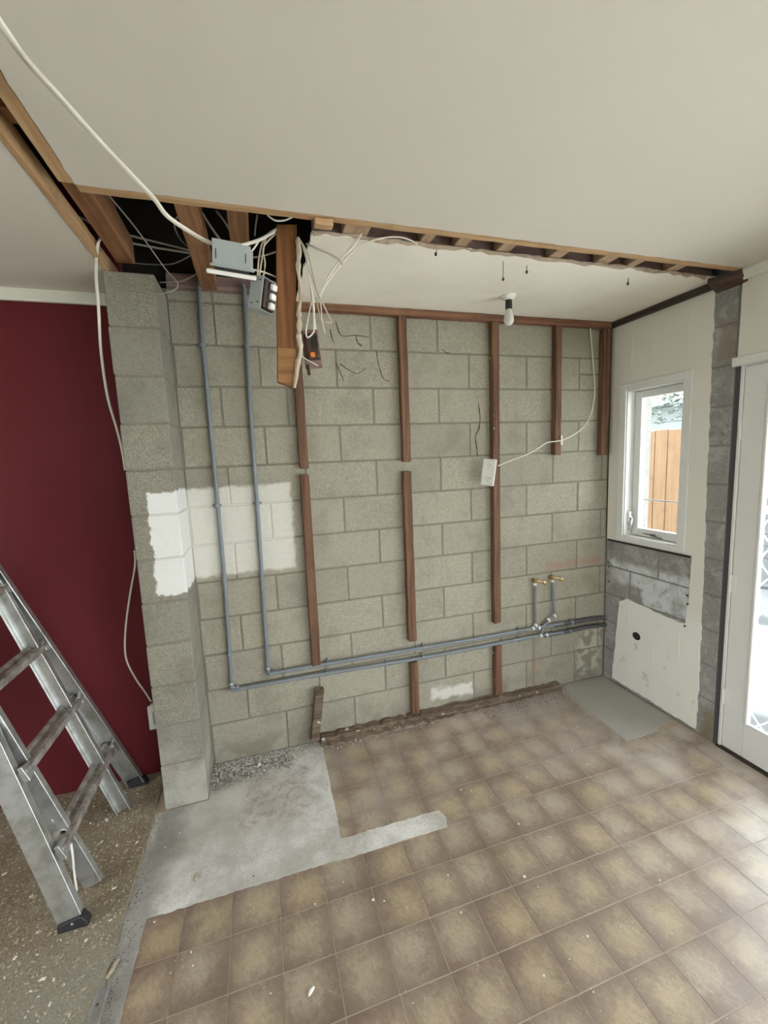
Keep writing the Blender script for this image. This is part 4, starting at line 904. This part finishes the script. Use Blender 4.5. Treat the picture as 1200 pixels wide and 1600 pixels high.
# dribbles of white paint
MB().tube(smooth_path([(-1.805,-0.655,0.287),(-1.804,-0.658,0.232),(-1.806,-0.660,0.176),(-1.806,-0.662,0.098)],3), .0045, 6, flat=.5).build('loose_strip', M_PLASTIC, LD)
for (L,yy,sz,k) in ((.50,-.1965,.010,0),(.62,-.1965,.008,1),(.80,-.1965,.008,0),(.36,-.5765,.009,0),(.22,-.5765,.008,0),(.95,-.1965,.009,1)):
    c0 = Vector((fx+.012,yy,0))+d*L+n_*(-.03-.012*k); rnd = random.Random(int(L*100))
    MB().add([c0+n_*(sz*.25*math.cos(a)*rnd.uniform(.6,1.2))+d*(sz*math.sin(a)*rnd.uniform(.6,1.2))+Vector((0,-.0006*t_,0)) for t_ in (0,1) for a in [q*1.0472 for q in range(6)]], [tuple(range(6)),tuple(range(11,5,-1))]+[(q,(q+1)%6,6+(q+1)%6,6+q) for q in range(6)]).build('paint_splash', M_CHIPW, LD)

# ================================================================ RUBBLE, CHIPS, SHAVINGS
def crumbs(name, mat, n, area, size, zfn, label, cat, seed, flat=.35, dens=None, long_=1.0):
    rnd = random.Random(seed); vs = []; fs = []; k = 0
    while k < n:
        xx = rnd.uniform(area[0],area[1]); yy = rnd.uniform(area[2],area[3])
        if dens and rnd.random() > dens(xx,yy): continue
        k += 1
        s = size[0]+(size[1]-size[0])*rnd.random()**3; a = rnd.uniform(0,6.28); ca,sa = math.cos(a)*s,math.sin(a)*s; z_ = zfn(xx,yy); l_ = 1+(long_-1)*rnd.random()
        h = s*flat*rnd.uniform(.5,1.4); o = len(vs); tl = rnd.uniform(-.3,.3)*h
        q = [(-.5*l_,-.4),(.45*l_,-.5*rnd.random()-.1),(.5*l_,.35),(-.3*l_,.5*rnd.random()+.1)]
        vs += [(xx+u*ca-v*sa, yy+u*sa+v*ca, z_) for u,v in q]+[(xx+.75*(u*ca-v*sa), yy+.75*(u*sa+v*ca), z_+h+tl*u) for u,v in q]
        fs += [(o,o+1,o+5,o+4),(o+1,o+2,o+6,o+5),(o+2,o+3,o+7,o+6),(o+3,o,o+4,o+7),(o+4,o+5,o+6,o+7)]
    o = MB().add(vs,fs).build(name, mat, origin=((area[0]+area[1])/2,(area[2]+area[3])/2,0)); o['kind'] = 'stuff'
    return tag(o, label, cat)
def subz(x_,y_):
    return max(.0,.0075+.0035*noise.fractal(Vector((x_*7,y_*7,0)), .8, 2.1, 4)+.0025*noise.noise(Vector((x_*40,y_*40,5))))-.0005
crumbs('wood_shavings', M_SHAV, 14000, (-2.75,-1.655,-1.45,.02), (.0010,.0080), subz, 'pale wood shavings and dust scattered on the bare floor under the ladder', 'shavings', 11, .35, None, 2.0)
crumbs('pale_flakes', M_CHIPW, 120, (-2.5,-1.68,-1.4,-.05), (.006,.017), lambda a,b: subz(a,b)+.001, 'larger white flakes lying among the shavings on the bare floor', 'flakes', 21, .2, None, 1.8)
crumbs('plaster_grit', M_GRIT, 700, (-1.40,-.82,-.24,-.002), (.0015,.011), lambda a,b: .0005, 'grey grit and plaster crumbs along the block wall beside the pillar', 'rubble', 12, .6, lambda a,b: max(.04,1+b*6.0))
crumbs('floor_crumbs', M_CHIPW, 420, (-1.55,1.15,-1.75,-.07), (.0018,.0065), lambda a,b: .0002, 'tiny white plaster crumbs scattered over the tiled floor', 'rubble', 13, .5)
crumbs('plate_rubble', M_GRIT, 500, (-.85,.95,-.105,-.066), (.0015,.009), lambda a,b: .0005, 'plaster crumbs lying along the rotten bottom plate', 'rubble', 14, .6)
crumbs('corner_grit', plain('dark_grit',(.16,.14,.12),.9,var=.3), 900, (.20,.86,-.22,-.066), (.001,.006), lambda a,b: .0003, 'dark dirt strewn on the tiles at the foot of the wall near the corner', 'rubble', 15, .5, lambda a,b: max(.05,1+(b+.06)*6))
crumbs('edge_dirt', plain('brown_dirt',(.15,.12,.09),.95,var=.3), 2200, (-1.652,-1.545,-1.5,-.25), (.0008,.0045), lambda a,b: .0006, 'brown dirt along the ragged edge between boards and tiles', 'rubble', 16, .5, lambda a,b: max(.03,1-(a+1.65)*12))
CH = [(-1.407,-0.657,0.000),(-1.164,-0.083,0.000),(-1.137,-0.133,0.000),(-1.205,-0.026,0.000),(-1.077,-0.056,0.000),(-1.014,-1.167,0.000),(-1.532,-0.784,0.000),(-1.508,-0.409,0.000),(-1.391,-0.525,0.000),(-1.557,-0.467,0.000),(-1.188,-0.724,0.000),(-0.454,-0.973,0.000),(-0.177,-1.074,0.000),(-0.099,-1.315,0.000),(-0.308,-1.360,0.000),(-0.060,-0.866,0.000),(-0.720,-0.984,0.000),(-1.489,-0.707,0.000),(-0.758,-0.968,0.000)]
CL = ['bone-shaped beige chip on the bare concrete','broken white chip in the grit by the wall','narrow chip in the grit, right of the broken one','crumb in grit nearest the pillar','right-hand chip in the grit','largest white paint splash on the front tiles','white crumb at the left tile edge','round white crumb near the pillar foot','small crumb on the concrete below the pillar','pebble left on the concrete','dark pebble on the concrete edge','white crumb on a centre tile','flat pale flake on the right tiles','white speck on a right front tile','white speck far down the right tiles','white flake near the concrete strip end','flake on tile under the strip','crumb beside the concrete edge at left','white splash on tile left of centre']
for i,(p,l) in enumerate(zip(CH,CL)):
    rnd = random.Random(40+i); s = (.016 if i in (0,1,5) else .009 if i in (2,3,4,12,18) else .006)
    bm_ = MB(); k_ = 9; vs = []
    el = 2.0 if i in (0,5,1) else 1.3; a0 = rnd.uniform(0,3.1)
    if i == 0: a0 = 1.7
    rs = [s*rnd.uniform(.55,1.15) for _ in range(k_)]
    for (f_,z_) in ((1,.0004),(.85,s*.28),(.35,s*.42)):
        for q in range(k_):
            a = 2*math.pi*q/k_; u,v = rs[q]*math.cos(a)*el*.6*f_, rs[q]*math.sin(a)*.6*f_
            if i == 0: v *= (.55+1.0*abs(math.cos(a)))
            vs.append((p[0]+u*math.cos(a0)-v*math.sin(a0), p[1]+u*math.sin(a0)+v*math.cos(a0), z_+.001))
    fs = [(r_*k_+q, r_*k_+(q+1)%k_, (r_+1)*k_+(q+1)%k_, (r_+1)*k_+q) for r_ in range(2) for q in range(k_)]+[tuple(2*k_+q for q in range(k_)),tuple(reversed(range(k_)))]
    tag(bm_.add(vs,fs).build('plaster_chip', M_SHAV if i == 0 else (M_GRUBBY if i == 10 else M_CHIPW), origin=(p[0],p[1],.001)), l, 'chip', 'loose chips on the floor')
# aluminium edging strip at the front left
ES = [(-1.588,-0.948,0.000),(-1.600,-0.944,0.000),(-1.616,-1.046,0.000),(-1.573,-1.060,0.000)]
st_ = thing('edging_strip', 'loose aluminium carpet edging strip lying between boards and tiles at the front', 'strip', (-1.62,-1.1,0))
MB().prism([(0,0),(.036,.0),(.040,.006),(.036,.009),(.012,.007),(0,.003)], -1.42, -.955, lambda u,v,q: (-1.660+u,q,.006+v)).build('strip', M_ALU, st_, bevel=.001)
for yy in (-1.0,-1.25): MB().lathe([(.001,.003),(.004,.002),(.005,0)], (-1.642,yy,.0135), n=8).build('nail_head', M_DARKMETAL, st_)
tag(timber('wood_splinter', '', '', M_SHAV, (-1.636,-.93,.004),(-1.624,-.875,.010), rot=Matrix.Rotation(math.radians(-20),3,'Z'), seed=60), 'short pale splinter at the end of the metal edging strip', 'splinter')

# ================================================================ OUTDOORS
M_BOUNCE = plain('pale_bounce_ground', (.78,.78,.77), .9)  # unseen ground, made pale to bounce light indoors from the right
struct(MB().box((-14,-4.81,-.30),(-4.21,9,-.12)).build('ground', plain('dimmed_left_ground', (.07,.085,.05), .9)))  # unseen ground, made dark to cut light bounced from the left
struct(MB().box((1.47,-1.05,-.30),(12,9,-.12)).build('ground', M_PAVE))
struct(MB().box((1.47,-12,-.30),(12,-1.06,-.12)).build('ground', M_BOUNCE))
struct(MB().box((-12,-14,-.30),(1.46,-4.82,-.12)).build('ground', plain('toned_rear_ground', (.20,.22,.14), .9)))  # unseen ground, tone set for the light it bounces to the ceiling
gw = thing('garden_wall', 'low pale grey garden wall seen through the lattice of the glass door', 'wall', (5.0,1.0,-.12))
for k in range(7):
    for i in range(12):
        MB().box((5.0,-1.1+.40*i+(.2 if k%2 else 0),-.12+.155*k),(5.14,-1.1+.40*i+.394+(.2 if k%2 else 0),-.12+.155*k+.150)).build('concrete_block', M_GWALL, gw, bevel=.004)
fe = thing('timber_fence', 'orange paling fence seen through the small window', 'fence', (3.2,1.3,-.12))
yy = .86
for k in range(9):
    wd = .148; MB().box((3.20,yy+.002,-.12),(3.218,yy+wd-.002,1.82+random.uniform(-.006,.006))).build('paling', M_FENCE, fe, bevel=.002); yy += wd+.003
for z_ in (.3,1.45): MB().box((3.219,.86,z_),(3.26,yy,z_+.09)).build('fence_rail', M_FENCE, fe)
ho = thing('neighbour_house', 'pale grey boarded house end behind the fence, seen through the window', 'house', (6.5,3,-.12))
for k in range(9): MB().box((6.5-.004*(k%2),2.6,-.12+.28*k),(6.6,8,-.12+.28*k+.275)).build('weatherboard', M_EAVE, ho, bevel=.004)
MB().box((6.2,2.5,2.40),(6.9,8.2,2.46)).build('soffit', M_EAVE, ho); MB().tube([(6.16,2.5,2.45),(6.16,8.2,2.45)], .06, 8).build('gutter', M_GREYP, ho)
tr = thing('leafy_tree', 'green leafy tree against the bright sky above the fence', 'tree', (4.6,2.2,-.12))
MB().tube([(4.7,1.2,-.12),(4.68,1.2,1.2),(4.6,1.4,2.2),(4.5,1.7,3.0)], [.07,.06,.04,.015], 8).build('trunk', M_BARK, tr, smooth=True)
rnd = random.Random(5); vs = []; fs = []
for k in range(1500):
    c = Vector((4.5+rnd.gauss(0,.28), 1.9+rnd.gauss(0,.55), 2.42+rnd.gauss(0,.30))); s = rnd.uniform(.018,.042)
    if c.z < 1.98: continue
    a = Vector((rnd.gauss(0,1),rnd.gauss(0,1),rnd.gauss(0,1))).normalized(); b_ = a.orthogonal().normalized(); o = len(vs)
    vs += [c-a*s*1.5, c+b_*s*.6, c+a*s*1.5, c-b_*s*.6]; fs.append((o,o+1,o+2,o+3))
lf = MB().add(vs,fs).build('leaves', M_LEAF, tr); lf['kind'] = 'stuff'
